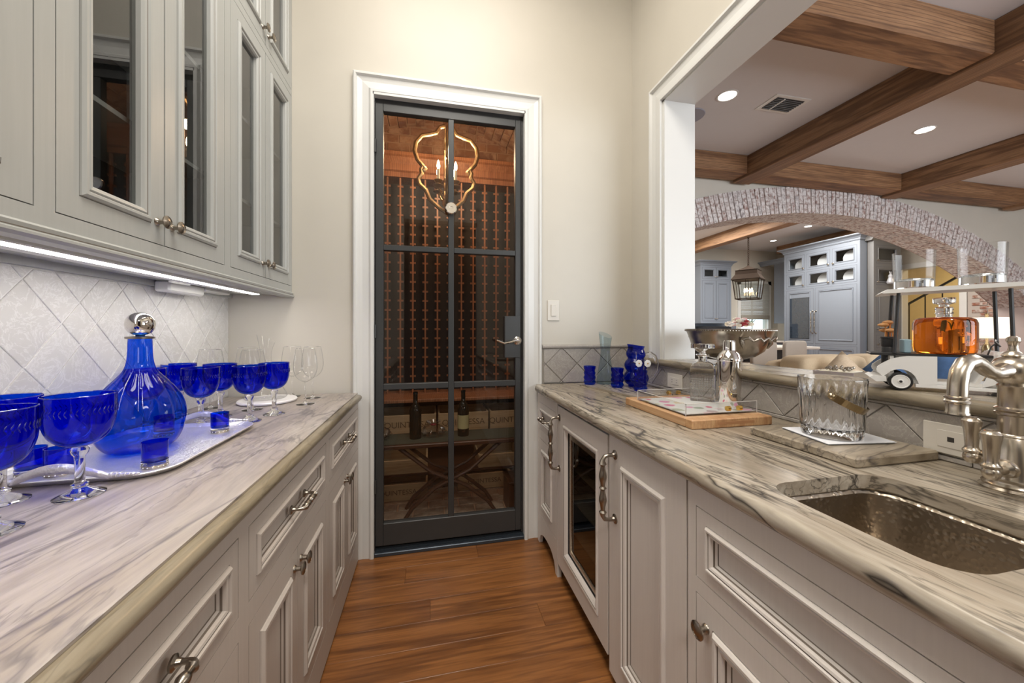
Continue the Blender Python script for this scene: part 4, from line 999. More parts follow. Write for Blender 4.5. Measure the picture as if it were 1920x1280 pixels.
# clear wine glasses
def wineglass():
    t = thing('wine_glass', None, None)
    MB().lathe(cr([(.003, .098), (.02, .105), (.037, .122), (.046, .148), (.0475, .17), (.044, .205), (.037, .245)]), M_clear, seg=36, cap=False).build('bowl', t)
    MB().lathe([(.0366, .2445), (.0374, .2455), (.0366, .2462)], M_stem, seg=36, cap=False).build('rim', t)
    MB().lathe([(.001, .1), (.006, .098), (.0032, .088), (.0028, .03), (.0045, .014), (.012, .006), (.036, .002), (.037, .001), (.001, .0004)], M_stem, seg=28, cap=False).build('stem_and_foot', t)
    return t
w0 = wineglass()
for i, (x, y_, lb) in enumerate([(-.540, 1.80, 'clear wine glass in front, nearest the door casing'), (-.555, 1.955, 'clear wine glass behind another, close to the plaster wall by the casing'), (-.715, 1.72, 'clear wine glass in front of the white round board'), (-.83, 1.95, 'clear wine glass left of the slanted carafe'), (-.90, 1.79, 'clear wine glass against the tiles behind the goblets'), (-.665, 2.02, 'clear wine glass behind the slanted carafe by the wall')]):
    o = w0 if i == 0 else copy_tree(w0); o.location = (x, y_, LT); tag(o, lb, 'wine glass', 'clear wine glasses on the left counter')
rb = thing('round_board', 'round white marble board under the clear carafe', 'board', (-.725, 1.895, LT))
MB().lathe([(.10, 0), (.116, .003), (.118, .009), (.114, .0135), (.001, .0135)], M_marble, (-.725, 1.895, LT), 44, False).build('disc', rb)
def carafe(t, c, prof, mat, lip_a, slope, hmax, name='carafe_body'):
    mb = MB().lathe(prof, mat, c, 40, False); k = []
    mb.v = [(x, y_, z if (z-c[2]) < hmax*.72 else z+((z-c[2]-hmax*.72)/(hmax*.28))*slope*((x-c[0])*math.cos(lip_a)+(y_-c[1])*math.sin(lip_a))/.035) for x, y_, z in mb.v]
    return mb.build(name, t)
cf = thing('carafe', 'clear glass carafe with a wide base and slanted lip on the white board', 'carafe', (-.735, 1.90, LT+.0136))
carafe(cf, (-.735, 1.90, LT+.0136), cr([(.002, .001), (.07, .001), (.082, .006), (.084, .016), (.07, .045), (.045, .09), (.027, .135), (.021, .18), (.024, .225), (.036, .275)]), M_clear, PI, .018, .275)
# ================================================================ RIGHT COUNTER ITEMS
st = thing('stone_tray', 'thin beige stone tray holding blue tumblers and pitcher', 'tray', (.98, 1.79, RT))
TR0 = (.815, 1.965)
e1 = Vector((.10, -.445, 0)); e2 = Vector((.262, .058, 0)); q0 = Vector((.815, 1.965, 0))
def trp(a, b): p = q0+e1*a+e2*b; return (p.x, p.y)
poly = [trp(.03, 0), trp(.97, 0), trp(1, .05), trp(1, .97), trp(.97, 1), trp(.03, 1), trp(0, .97), trp(0, .05)]
mb = MB(); mb.prism(poly, RT, RT+.011, M_stR, 'z'); mb.build('slab', st); SZ = RT+.0112
TUM = [(.001, .001), (.026, .001), (.031, .006), (.0335, .014), (.031, .022), (.0295, .026), (.0325, .034), (.0335, .040), (.030, .048), (.029, .052), (.0318, .060), (.0325, .066), (.0295, .074), (.0292, .079), (.0325, .090), (.0335, .102), (.0325, .102), (.028, .080), (.028, .03), (.001, .008)]
def tumbler(x, y_, lb, first=[None]):
    if first[0] is None:
        t = thing('tumbler', None, None); MB().lathe(TUM[:2]+cr(TUM[2:16])+TUM[16:], M_blue, seg=36, cap=False).build('glass_body', t); first[0] = t; o = t
    else: o = copy_tree(first[0])
    o.location = (x, y_, SZ); tag(o, lb, 'glass', 'rippled blue tumblers on the stone tray')
M_navy2 = M_blue
tumbler(.868, 1.93, 'rippled cobalt tumbler at the left end of the stone tray'); tumbler(.966, 1.80, 'rippled cobalt tumbler in the middle, in front of the pale vase'); tumbler(1.024, 1.672, 'rippled cobalt tumbler holding two white flower stirrers')
pt = thing('pitcher', 'large rippled dark cobalt pitcher with clear loop handle on the stone tray', 'pitcher', (1.075, 1.80, SZ)); c = (1.075, 1.80, SZ)
carafe(pt, c, cr([(.001, .002), (.036, .001), (.04, .01), (.055, .02), (.065, .04), (.064, .058), (.052, .078), (.048, .084), (.056, .098), (.060, .115), (.055, .132), (.044, .147), (.042, .153), (.049, .166), (.050, .180), (.044, .196), (.041, .205), (.046, .222)]), M_navy, PI-.3, .005, .222, 'pitcher_body')
MB().tube([(c[0]+.035+.0*k, c[1]-.03, c[2]+z) if k < 0 else (c[0]+x, c[1]-x*.9, c[2]+z) for k, (x, z) in enumerate([(.036, .175), (.055, .182), (.072, .165), (.080, .13), (.076, .09), (.062, .06), (.05, .05)])], [.006, .009, .0095, .009, .008, .008, .006], M_sg, 12).build('handle', pt)
vs_ = thing('carafe', 'tall pale blue glass carafe with pinched neck and slanted lip', 'carafe', (.965, 1.935, SZ))
carafe(vs_, (.965, 1.935, SZ), cr([(.001, .002), (.044, .001), (.048, .008), (.047, .03), (.040, .08), (.031, .13), (.0265, .165), (.0255, .19), (.027, .205), (.030, .225), (.034, .255), (.036, .275)]), M_pale, PI+.3, .018, .275)
for i, (dx, dy, h, lb) in enumerate(((-.012, .010, .150, 'white flower drink stirrer leaning left in the tumbler'), (.014, -.004, .150, 'white flower drink stirrer leaning right in the tumbler'))):
    t = thing('drink_stirrer', lb, 'stirrer', (1.024+dx, 1.672+dy, SZ+.01)); x, y_ = 1.024+dx, 1.672+dy
    MB().tube([(1.024+dx*.3, 1.672+dy*.3, SZ+.009), (x*1.0, y_, SZ+.10), (x+dx*.6, y_, SZ+h+.045-i*.03)], .0022, M_stem, 8).build('stick', t)
    mb = MB(); cx_ = x+dx*.5; cz = SZ+h-.012
    for k in range(7): a = 2*PI*k/7; mb.lathe([(.001, -.0012), (.0095, -.0008), (.0095, .0008), (.001, .0012)], M_white, (cx_+.009*math.cos(a), y_-.026, cz+.009*math.sin(a)), 10, False, 'y')
    mb.lathe([(.004, -.003), (.001, -.005)], M_gold, (cx_, y_-.025, cz), 8, False, 'y'); mb.build('flower', t)
# cutting board + acrylic tray
bd = thing('cutting_board', 'thick maple butcher block board under the clear acrylic tray', 'cutting board', (.955, 1.225, RT))
BX0, BX1, BY0, BY1, BT = .806, 1.112, 1.020, 1.432, RT+.030
o = B('main_block', bd, BX0, BX1, BY0+.035, BY1-.035, RT, BT, M_maple, .003); B('end_block', bd, BX0, BX1, BY0, BY0+.0348, RT, BT, M_blk, .003); B('end_block', bd, BX0, BX1, BY1-.0348, BY1, RT, BT, M_blk, .003)
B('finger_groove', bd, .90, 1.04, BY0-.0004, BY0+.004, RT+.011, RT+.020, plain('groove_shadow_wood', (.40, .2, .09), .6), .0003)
at = thing('acrylic_tray', 'clear acrylic tray with gold handle posts and a floral paper base', 'tray', (.97, 1.215, BT))
AX0, AX1, AY0_, AY1_ = .822, 1.104, 1.072, 1.365
B('base', at, AX0, AX1, AY0_, AY1_, BT+.0002, BT+.005, M_acr)
m, nt, out = nodes('floral_paper'); v = mapped(nt, (1, 1, 1)); vo = N(nt, 'TexVoronoi', Scale=17, Randomness=1); nt.links.new(v, vo.inputs['Vector'])
c_ = ramp(nt, vo.outputs['Color'], [(.0, (.62, .06, .07)), (.22, (.72, .30, .50)), (.4, (.8, .62, .72)), (.6, (.75, .72, .35)), (.8, (.35, .42, .36)), (1, (.8, .45, .6))])
w_ = N(nt, 'TexNoise', Scale=40, Detail=2); nt.links.new(v, w_.inputs['Vector']); ad = N(nt, 'Math', _operation='MULTIPLY_ADD', i1=.35); nt.links.new(w_.outputs[0], ad.inputs[0]); nt.links.new(vo.outputs['Distance'], ad.inputs[2])
k_ = ramp(nt, ad.outputs[0], [(.50, 1), (.56, 0)]); pri(nt, out, mix(nt, k_, (.80, .81, .80), c_), .15)
B('paper_base', at, AX0+.004, AX1-.004, AY0_+.004, AY1_-.004, BT+.0052, BT+.0062, m)
for nm, a in (('wall_panel', (AX0, AX0+.004, AY0_, AY1_)), ('wall_panel', (AX1-.004, AX1, AY0_, AY1_)), ('wall_panel', (AX0+.004, AX1-.004, AY0_, AY0_+.004)), ('wall_panel', (AX0+.004, AX1-.004, AY1_-.004, AY1_))):
    o = B(nm, at, *a, BT+.0062, BT+.040, M_acr)
ed = MB()
for x in (AX0, AX1-.002):
    for yv in (AY0_, AY1_-.002): ed.box(x, x+.002, yv, yv+.002, BT, BT+.041, M_acre)
ed.box(AX0, AX1, AY0_, AY0_+.003, BT+.0395, BT+.041, M_acre); ed.box(AX0, AX0+.003, AY0_, AY1_, BT+.0395, BT+.041, M_acre); ed.box(AX0, AX1, AY1_-.003, AY1_, BT+.0395, BT+.041, M_acre); ed.build('polished_edge', at)
for yv, sg in ((AY0_, -1), (AY1_, 1)):
    for xx in (.975, 1.02):
        MB().lathe([(.0075, -.006), (.0085, -.006), (.0085, .006), (.0075, .006)], M_gold, (xx, yv+sg*.012, BT+.022), 18, axis='x').build('gold_post', at)
    MB().lathe([(.006, -.06), (.006, .06)], M_acr, (.9975, yv+sg*.012, BT+.022), 14, axis='x').build('handle_bar', at)
AT = BT+.0063
# crystal decanter
cd_ = thing('crystal_decanter', 'square cut-crystal decanter with flat round stopper on the acrylic tray', 'decanter', (0, 0, 0))
mb = MB(); hw = .044
body = rrect(-hw, hw, -hw, hw, .012, 3); nb = len(body)
lv_ = [(1, .0), (1, .128), (.93, .137), (.7, .147), (.42, .153)]
vs = [(x*k, y_*k, z) for k, z in lv_ for x, y_ in body]; fs = [[a*nb+i, a*nb+(i+1) % nb, (a+1)*nb+(i+1) % nb, (a+1)*nb+i] for a in range(len(lv_)-1) for i in range(nb)]+[list(range(nb))[::-1], [(len(lv_)-1)*nb+i for i in range(nb)]]
mb.add(vs, fs, M_sg); mb.build('decanter_body', cd_)
cut = MB()
M_cut = thin('cut_facets', (.80, .83, .85), 2.2, .08)
for fx, fy in ((1, 0), (-1, 0), (0, 1), (0, -1)):
    def F(u, v, n): return (fx*(hw+n)+(-fy)*u, fy*(hw+n)+fx*u, v)
    cut.T = None
    for i in range(14):   # vertical flutes above and below
        u = -.034+i*.0052
        for z0, z1 in ((.096, .122), (.022, .042)): cut.add([F(u, z0, .0003), F(u+.0026, (z0+z1)/2, .0018), F(u+.0045, z0+.002, .0003), F(u+.0022, z1, .0003)], [[0, 1, 3], [1, 2, 3], [0, 2, 1]], M_cut)
    for i in range(9):    # hobnail lozenges in the middle band
        for j in range(6):
            u, z = -.036+i*.009, .046+j*.0085; cut.add([F(u-.004, z, .0003), F(u, z-.004, .0003), F(u+.004, z, .0003), F(u, z+.004, .0003), F(u, z, .0022)], [[0, 1, 4], [1, 2, 4], [2, 3, 4], [3, 0, 4]], M_cut)
cut.build('cut_pattern', cd_)['kind'] = 'stuff'
MB().lathe([(.017, .1535), (.016, .165), (.0165, .173), (.026, .176), (.027, .180), (.016, .1835), (.011, .1865)], M_sg, seg=24).build('neck', cd_)
MB().lathe([(.010, .187), (.009, .195), (.018, .203), (.041, .206), (.042, .208), (.042, .222), (.040, .224), (.001, .225)], M_sg, seg=28, smooth=False, flute=lambda i, z: .05*(i % 2)).build('stopper', cd_)
cd_.location = (1.063, 1.285, AT); cd_.rotation_euler = (0, 0, -.72)
sk_ = thing('cocktail_shaker', 'polished chrome cocktail shaker beside the crystal decanter', 'cocktail shaker', (1.068, 1.155, AT)); c = (1.068, 1.155, AT)
MB().lathe([(.001, 0), (.0335, 0), (.0345, .003), (.040, .125), (.0405, .17), (.001, .17)], M_chrome, c, 40, False).build('cup', sk_)
MB().lathe([(.041, .166), (.0425, .168), (.0425, .174), (.040, .178), (.033, .193), (.022, .203), (.0205, .205), (.001, .205)], M_chrome, c, 40, False).build('strainer_lid', sk_)
MB().lathe([(.0215, .2055), (.0205, .235), (.018, .241), (.001, .2425)], M_chrome, c, 32, False).build('cap', sk_)
# stone slab, napkin, ice bucket
sl = thing('stone_board', 'slab of veined quartzite used as a board by the sink', 'board', (1.07, .8, RT))
B('slab', sl, .944, 1.203, .655, .945, RT, RT+.024, stone('board_stone', (.44, .38, .30), (.32, .27, .2), (.2, .16, .12), (.06, .05, .045), 1.2, .9, (.3, .24, .16), .3), .004)
B('rubber_foot', sl, .96, 1.19, .67, .93, RT-.0001, RT+.001, M_rub)
NZ = RT+.0242
np_ = thing('folded_napkin', 'folded white and pale blue cocktail napkins under the ice bucket', 'napkin', (1.07, .81, NZ))
pn = [(1.020, .905), (.985, .748), (1.160, .722), (1.195, .875)]
for k in range(3):
    o_ = k*.003; MB().prism([(p[0]+o_*(1 if i in (2, 3) else -1), p[1]-o_) for i, p in enumerate(pn)], NZ+k*.0016, NZ+k*.0016+.0012, M_nap if k != 1 else M_napb, 'z').build('napkin_ply', np_)
IZ = NZ+.0046
ib = thing('ice_bucket', 'fluted cut-glass ice bucket with a flat brass swing handle', 'ice bucket', (1.068, .802, IZ)); c = (1.068, .802, IZ)
fl_ = lambda i, z: .028*abs(math.sin(i*PI/4)) if .02 < z-0 < .125 else 0
mb = MB(); seg = 144
outp = [(.055, 0), (.064, .003), (.0665, .012), (.0655, .02), (.0665, .024), (.0695, .09), (.0715, .122), (.0725, .128), (.0745, .152), (.0740, .158)]; inp = [(.0705, .158), (.0695, .13), (.066, .03), (.055, .022), (.001, .021)]
mb.lathe([(.001, .0)]+outp+inp, M_sg, c, seg, False, smooth=True, flute=lambda i, z: (.055*(1-abs(i % 6-3)/3)-.03) if .022 < z < .124 else 0); mb.build('glass_body', ib)
# strap handle
ax_ = Vector((-.80, -.60, 0)); pp_ = Vector((.60, -.80, 0)); Cc = Vector((c[0], c[1], IZ+.118)); dn = math.radians(32)
mb = MB(); vs = []; fs = []; n = 28; Rb = .082
dirv = pp_*math.cos(dn)-Vector((0, 0, 1))*math.sin(dn); wv = ax_.cross(dirv).normalized()
for i in range(n+1):
    ph = PI*i/n; rad = ax_*math.cos(ph)+dirv*math.sin(ph); P_ = Cc+rad*Rb
    for rr, ww in ((0, -.009), (.0018, -.009), (.0018, .009), (0, .009)): q = P_+rad*rr+wv*ww; vs.append(tuple(q))
for i in range(n):
    for k in range(4): fs.append([i*4+k, i*4+(k+1) % 4, i*4+4+(k+1) % 4, i*4+4+k])
fs += [[0, 1, 2, 3], [n*4+k for k in range(4)]]
mb.add(vs, fs, M_brass); mb.build('strap_handle', ib)
for s_ in (-1, 1):
    q = Cc+ax_*s_*.076; w_ = Cc+ax_*s_*.09; MB().tube([tuple(q), tuple(Cc+ax_*s_*.083), tuple(Cc+ax_*s_*.086), tuple(w_)], [.005, .005, .0075, .003], M_brass, 14).build('pivot_knob', ib)
# tap
FX, FY = 1.128, .505
tp = thing('tap', 'brushed nickel bridge-style tap with hooked spout and upright levers', 'tap', (FX, FY, RT)); c = (FX, FY, RT)
MB().lathe([(.044, 0), (.045, .003), (.040, .007), (.041, .011), (.038, .016), (.0375, .020), (.039, .024), (.0375, .028), (.0355, .05), (.030, .08), (.0245, .100), (.0225, .104), (.0235, .106), (.0225, .109), (.0205, .111), (.0205, .146), (.0245, .149), (.0245, .153), (.0215, .155), (.0245, .157), (.0245, .161), (.0205, .164), (.0198, .20), (.0215, .203), (.0215, .206), (.018, .209)], M_nick, c, 36).build('column', tp)
MB().lathe([(.018, .209), (.027, .218), (.031, .232), (.0295, .246), (.022, .258), (.014, .262), (.0155, .265), (.0145, .268), (.008, .274), (.0062, .282), (.0075, .290), (.0098, .294), (.009, .300), (.0035, .304), (.001, .304)], M_nick, c, 36).build('finial', tp)
pts = [(-.02, .236), (-.035, .235), (-.055, .232), (-.075, .238), (-.095, .250), (-.115, .257), (-.135, .252), (-.148, .236), (-.153, .215), (-.1545, .19)]
MB().tube([(FX+x, FY+.0-x*.0, RT+z) for x, z in pts], [.017, .0135, .0125, .0125, .013, .0135, .0138, .0138, .0138, .0138], M_nick, 20).build('spout', tp)
MB().lathe([(.014, .192), (.0175, .190), (.0175, .187), (.0155, .185), (.0178, .182), (.0178, .179), (.0155, .177), (.0152, .162), (.0165, .160), (.0165, .157), (.011, .157)], M_nick, (FX-.1545, FY, RT), 28).build('spout_tip', tp)
LEV = [(.008, 0), (.0135, .002), (.0135, .006), (.0105, .010), (.0095, .014), (.0115, .045), (.0145, .060), (.0145, .066), (.011, .071), (.0085, .072), (.0085, .074), (.001, .0745)]
def lever(name, dx, dy, z):
    L = math.hypot(dx, dy); mb = MB(); u = (dx/L, dy/L)
    def at_(s): return (FX+u[0]*s, FY+u[1]*s, RT+z)
    mb.tube([at_(.024), at_(.034), at_(.037), at_(.042), at_(.046), at_(L-.008), at_(L)], [.018, .0185, .016, .0155, .0095, .0085, .010], M_nick, 18)
    mb.lathe([(.001, -.014), (.008, -.012), (.012, -.006), (.013, 0), (.012, .006), (.009, .010)], M_nick, (FX+dx, FY+dy, RT+z), 20)
    mb.lathe([(r, h+.008) for r, h in LEV], M_nick, (FX+dx, FY+dy, RT+z), 22); return mb.build(name, tp)
lever('lever', -.088, -.012, .045); lever('lever', -.036, .040, .055); lever('lever', .018, -.075, .045)
# ================================================================ LEDGE ITEMS
GZ = 1.05
bw_ = thing('punch_bowl', 'large footed antique silver punch bowl with twig handles on the ledge', 'bowl', (1.345, 1.46, GZ)); c = (1.345, 1.46, GZ)
MB().lathe([(.001, .0), (.052, 0), (.054, .004), (.046, .009), (.028, .014), (.026, .02), (.06, .024), (.105, .038), (.138, .062), (.157, .095), (.168, .13), (.176, .150), (.184, .158), (.1845, .163), (.178, .163), (.17, .150), (.15, .10), (.12, .06), (.05, .03), (.001, .028)], M_bowl, c, 56, False).build('bowl_body', bw_)
mb = MB()
for i in range(110): a = 2*PI*i/110; mb.lathe([(.0004, -.003), (.0025, -.0015), (.0025, .0015), (.0004, .003)], M_bowl, (c[0]+.1825*math.cos(a), c[1]+.1825*math.sin(a), GZ+.155), 6, False)
mb.build('beaded_rim', bw_)['kind'] = 'stuff'
for a0 in (-1.6, PI-1.6):
    mb = MB(); ur = Vector((math.cos(a0), math.sin(a0), 0)); ut = Vector((-math.sin(a0), math.cos(a0), 0)); pts = []
    for i in range(15): t_ = -1+2*i/14; pts.append(tuple(Vector(c)+ur*(.158+.055*(1-t_*t_)**.5)+ut*(.075*t_)+Vector((0, 0, .118+.008*math.sin(i*2.1)))))
    mb.tube(pts, [.0055+.0018*math.sin(i*2.6) for i in range(15)], M_bowl, 10)
    for s_ in (-1, 1): mb.tube([tuple(Vector(c)+ur*.158+ut*.075*s_+Vector((0, 0, .118))), tuple(Vector(c)+ur*.157+ut*.068*s_+Vector((0, 0, .100))), tuple(Vector(c)+ur*.150+ut*.058*s_+Vector((0, 0, .078)))], [.007, .009, .003], M_bowl, 8)
    mb.build('twig_handle', bw_)
nt_ = thing('napkin_tray', 'square mirrored metal tray of napkins and cork rings on the ledge', 'tray', (1.36, .96, GZ))
A_ = Vector((1.279, 1.02, 0)); e1 = Vector((.030, -.105, 0)); e2 = Vector((.105, .03, 0))
def Q2(a, b, z): p = A_+e1*a+e2*b; return (p.x, p.y, GZ+z)
def qbox(mb, a0, a1, b0, b1, z0, z1, mat):
    vs = [Q2(a, b, z) for z in (z0, z1) for b in (b0, b1) for a in (a0, a1)]; mb.add(vs, [[0, 2, 3, 1], [4, 5, 7, 6], [0, 1, 5, 4], [2, 6, 7, 3], [0, 4, 6, 2], [1, 3, 7, 5]], mat)
mb = MB(); qbox(mb, 0, 1, 0, 1, .0, .002, M_nick)
for a in ((0, .03, 0, 1), (.97, 1, 0, 1), (.03, .97, 0, .03), (.03, .97, .97, 1)): qbox(mb, *a, .002, .021, M_nick)
mb.build('tray_body', nt_)
nk = thing('paper_napkins', 'stack of cream scallop-edged napkins in the mirrored tray', 'napkin', Q2(.5, .5, .002)); 
for k in range(4):
    mb = MB(); qbox(mb, .08+k*.01, .92-k*.01, .08, .92, .0022+k*.005, .0068+k*.005, M_cream); mb.build('napkin_ply', nk)
gr = thing('napkin_weight', 'dark metal beaded weight lying on the cream napkins', 'ornament', Q2(.5, .5, .0225))
for k in range(26):
    a = random.uniform(.15, .8); b = random.uniform(.15, .8); p = Q2(a, b, .027+.006*random.random()); MB().lathe([(.0008, -.005), (.004, -.003), (.005, 0), (.004, .003), (.0008, .005)], M_pew, p, 8, False).build('bead', gr)
# white toy golf cart (wooden)
WX, WY, WR = 1.207, .734, math.radians(-50.4)
def cart_thing(name, label, cat, x=0, y_=0, z=0): return thing(name, label, cat, (0, 0, 0))
def place(o): o.location = (WX, WY, GZ); o.rotation_euler = (0, 0, WR)
def at_local(o, x, y_, z):
    o.location = (WX+x*math.cos(WR)-y_*math.sin(WR), WY+x*math.sin(WR)+y_*math.cos(WR), GZ+z); o.rotation_euler = (0, 0, WR)
ct = thing('toy_golf_cart', 'white and black wooden toy golf cart with whitewall tyres on the ledge', 'toy car')
fen = [(-.049, .052), (-.047, .060), (-.036, .070), (-.020, .081), (.0, .088), (.015, .0905), (.071, .0912), (.071, .0195), (.037, .0185)]+arc(0, .022, .0335, 0, 180, 14)[1:-3]+[(-.036, .034), (-.041, .040), (-.047, .045)]
for y0, y1 in ((0, .010), (.108, .118)): MB().prism(fen, y0, y1, M_white, 'y').build('rear_fender', ct)
ff = [(.150, .0195), (.158, .040), (.170, .070), (.176, .100), (.186, .108), (.205, .104), (.230, .092), (.250, .072), (.258, .050), (.256, .035), (.243, .024)]+arc(.205, .022, .0335, 10, 170, 12)[0:]
for y0, y1 in ((0, .010), (.108, .118)): MB().prism(ff, y0, y1, M_white, 'y').build('front_fender', ct)
B('chassis', ct, -.03, .25, .010, .108, .020, .028, M_white); B('sill', ct, .030, .180, .0, .012, .0105, .0192, M_white, .001); B('sill', ct, .030, .180, .106, .118, .0105, .0192, M_white, .001)
MB().prism([(-.064, .031), (-.056, .036), (-.030, .036), (-.028, .022), (-.050, .020)], -.002, .12, M_white, 'y').build('rear_bumper', ct)
MB().prism([(.140, .028), (.148, .028), (.186, .106), (.178, .106)], .010, .108, M_white, 'y').build('dash_panel', ct)
MB().prism([(-.02, .028), (-.012, .028), (-.012, .090), (-.02, .09)], .010, .108, M_white, 'y').build('seat_back_panel', ct)
B('deck', ct, -.062, .170, .004, .114, .0912, .0975, M_black, .001)
for x0, x1, y_ in ((-.012, -.003, .004), (.202, .1975, .004), (-.012, -.003, .114), (.202, .1975, .114)):
    MB().tube([(x0, y_, .0975 if x0 < .1 else .100), (x1, y_, .2562)], .0042, M_black, 8).build('roof_post', ct)
MB().prism([(-.040, .2575), (-.028, .266), (.262, .2705), (.262, .2605), (-.036, .2555)], -.012, .130, M_white, 'y').build('roof', ct)
MB().tube([(.166, .03, .098), (.172, .03, .118), (.183, .03, .130)], .0018, M_black, 6).build('steering_rod', ct)
MB().tube([(.183, .012, .119), (.176, .020, .130), (.179, .03, .134), (.186, .04, .130)], .002, M_black, 6).build('steering_wheel', ct)
for ch_ in ct.children:
    for v_ in ch_.data.vertices: v_.co.x *= .915; v_.co.y *= .85
for xx in (0, .187):
    for y0, y1 in ((-.004, .012), (.088, .104)):
        w = MB(); w.lathe([(.0165, y0), (.0225, y0+.001), (.0237, y0+.004), (.0237, y1-.004), (.0225, y1-.001), (.0165, y1)], M_rub, (xx, 0, .0237), 32, axis='y'); o = w.build('tyre', ct)
        side_ = y0-.0004 if y0 < 0 else y1+.0004
        h = MB(); sg = -1 if y0 < 0 else 1
        h.lathe([(.0178, side_), (.0178, side_+sg*.001), (.016, side_+sg*.0012), (.015, side_+sg*.0003), (.006, side_+sg*.0003), (.0052, side_+sg*.0018), (.002, side_+sg*.0018)], M_white, (xx, 0, .0237), 28, axis='y')
        h.lathe([(.0032, side_+sg*.0019), (.0025, side_+sg*.003)], M_black, (xx, 0, .0237), 14, axis='y'); h.build('hubcap', o)
place(ct)
# things riding on the cart
def bagf():
    t = thing('golf_bag', 'black toy golf bag strapped to the back of the cart', 'golf bag')
    MB().lathe([(.014, -.034), (.0145, .010), (.0135, .012), (.0145, .014), (.0145, .034), (.016, .035), (.016, .040), (.012, .040)], M_black, (-.032, .06, .098), 18).build('bag_body', t)
    return t
t = bagf(); t.location = (0, 0, 0); 
for ch_ in t.children:
    for v_ in ch_.data.vertices: v_.co.x += .032; v_.co.y -= .06; v_.co.z += .0
    for v_ in ch_.data.vertices: v_.co.z -= 0
at_local(t, -.016, .052, .002)
for ch_ in t.children:
    for v_ in ch_.data.vertices: v_.co.z = v_.co.z
clubs = [(-.006, -.004, .165), (.004, .005, .172), (.008, -.006, .150), (-.002, .006, .150)]
for i, (dx, dy, zt_) in enumerate(clubs):
    o = thing('golf_club', ['wooden toy golf club at the left of the bag, head pointing left', 'tallest wooden toy golf club in the bag', 'short wooden toy golf club at the right of the bag', 'wooden toy golf club behind the others in the bag'][i], 'golf club', (0, 0, 0), 'toy golf clubs in the bag')
    MB().tube([(0, 0, 0), (0, 0, zt_-.135)], .0018, M_club, 6).build('shaft', o)
    MB().lathe([(.0008, -.012), (.0045, -.007), (.0062, 0), (.005, .008), (.001, .011)], M_club, (-.004, 0, zt_-.133), 10, axis='x').build('club_head', o)
    at_local(o, -.016+dx, .052+dy, .1405)
o = MB().box(-.007, .007, -.03, .03, 0, .036, M_blueblk, .002).build('coaster_block'); at_local(o, .016, .046, .0978); tag(o, 'small pale blue block standing on the cart deck left of the whiskey', 'block')
wd = thing('whiskey_decanter', 'round glass decanter full of amber whiskey riding on the toy cart', 'decanter')
MB().lathe([(.001, .0), (.048, .0), (.054, .004), (.0565, .013), (.0565, .078), (.053, .088), (.044, .0925), (.016, .094), (.001, .094)], M_amber, (0, 0, 0), 48, False).build('filled_body', wd)
MB().lathe([(.0145, .0945), (.014, .100), (.0165, .104), (.014, .109), (.0165, .114), (.0145, .120), (.010, .1205)], M_sg, (0, 0, 0), 28).build('neck', wd)
MB().lathe([(.009, .121), (.009, .126), (.0195, .130), (.020, .132), (.020, .142), (.019, .144), (.001, .144)], M_sg, (0, 0, 0), 28).build('stopper', wd)
at_local(wd, .0865, .05, .0978)
def rocks(x, lb, first=[None]):
    if first[0] is None:
        t = thing('rocks_glass', None, None); dim = lambda i, z: 0
        MB().lathe([(.001, .0), (.036, 0), (.0385, .003), (.0385, .02), (.0405, .100), (.0392, .1005), (.0385, .100), (.0368, .030)], M_clear, (0, 0, 0), 44, False).build('glass_body', t)
        MB().lathe([(.001, .001), (.035, .001), (.0372, .004), (.0368, .024), (.034, .026), (.001, .0265)], M_sg, (0, 0, 0), 44, False).build('glass_base', t)
        mb = MB()
        for rr in range(5):
            for k in range(8+rr*6):
                a = 2*PI*k/(8+rr*6); q = .006+rr*.006; mb.lathe([(.0026, -.0005), (.0018, .001), (.0004, .0016)], M_cut, (q*math.cos(a), q*math.sin(a), .0285-.0001*rr*rr*3), 6, False)
        mb.build('dimpled_base', t)['kind'] = 'stuff'
        first[0] = t; o = t
    else: o = copy_tree(first[0])
    at_local(o, x, .05, .2672 if x < .1 else .2695); tag(o, lb, 'glass', 'rocks glasses on the cart roof')
rocks(.032, 'clear rocks glass at the left on the toy cart roof'); rocks(.149, 'clear rocks glass at the right on the toy cart roof, above the tap')

# ================================================================ LIVING ROOM
def soft(name, parent, x0, x1, y0, y1, z0, z1, mat, r=.06, puff=.04, rot=None):
    bm = bmesh.new(); bmesh.ops.create_cube(bm, size=2); bmesh.ops.subdivide_edges(bm, edges=bm.edges, cuts=7, use_grid_fill=True)
    hx, hy, hz = (x1-x0)/2, (y1-y0)/2, (z1-z0)/2; cx_, cy_, cz = (x0+x1)/2, (y0+y1)/2, (z0+z1)/2; off = rootloc(parent)
    for v in bm.verts:
        p = v.co.copy(); q = Vector([abs(p[k]) for k in range(3)]); L = (q.x**8+q.y**8+q.z**8)**(1/8); p = p/L
        f = (1-p.x**2*.5)*(1-p.y**2*.5)*(1-p.z**2*.5); p *= 1+puff*f*2
        v.co = Vector((cx_+p.x*hx-off[0], cy_+p.y*hy-off[1], cz+p.z*hz-off[2]))
    me = bpy.data.meshes.new(name); bm.to_mesh(me); bm.free(); me.materials.append(mat)
    for p in me.polygons: p.use_smooth = True
    o = bpy.data.objects.new(name, me); COL.objects.link(o)
    if parent: o.parent = parent
    return o
so = thing('sofa', 'tan upholstered sofa seen over the bar ledge', 'sofa', (5.1, 3.15, 0))
soft('seat_base', so, 3.66, 6.2, 2.35, 3.35, .08, .42, M_fab)
for i in range(3): soft('back_cushion', so, 3.68+i*.84, 4.51+i*.84, 3.0, 3.32, .42, .93, M_fab); soft('seat_cushion', so, 3.68+i*.84, 4.51+i*.84, 2.35, 3.0, .40, .54, M_fab)
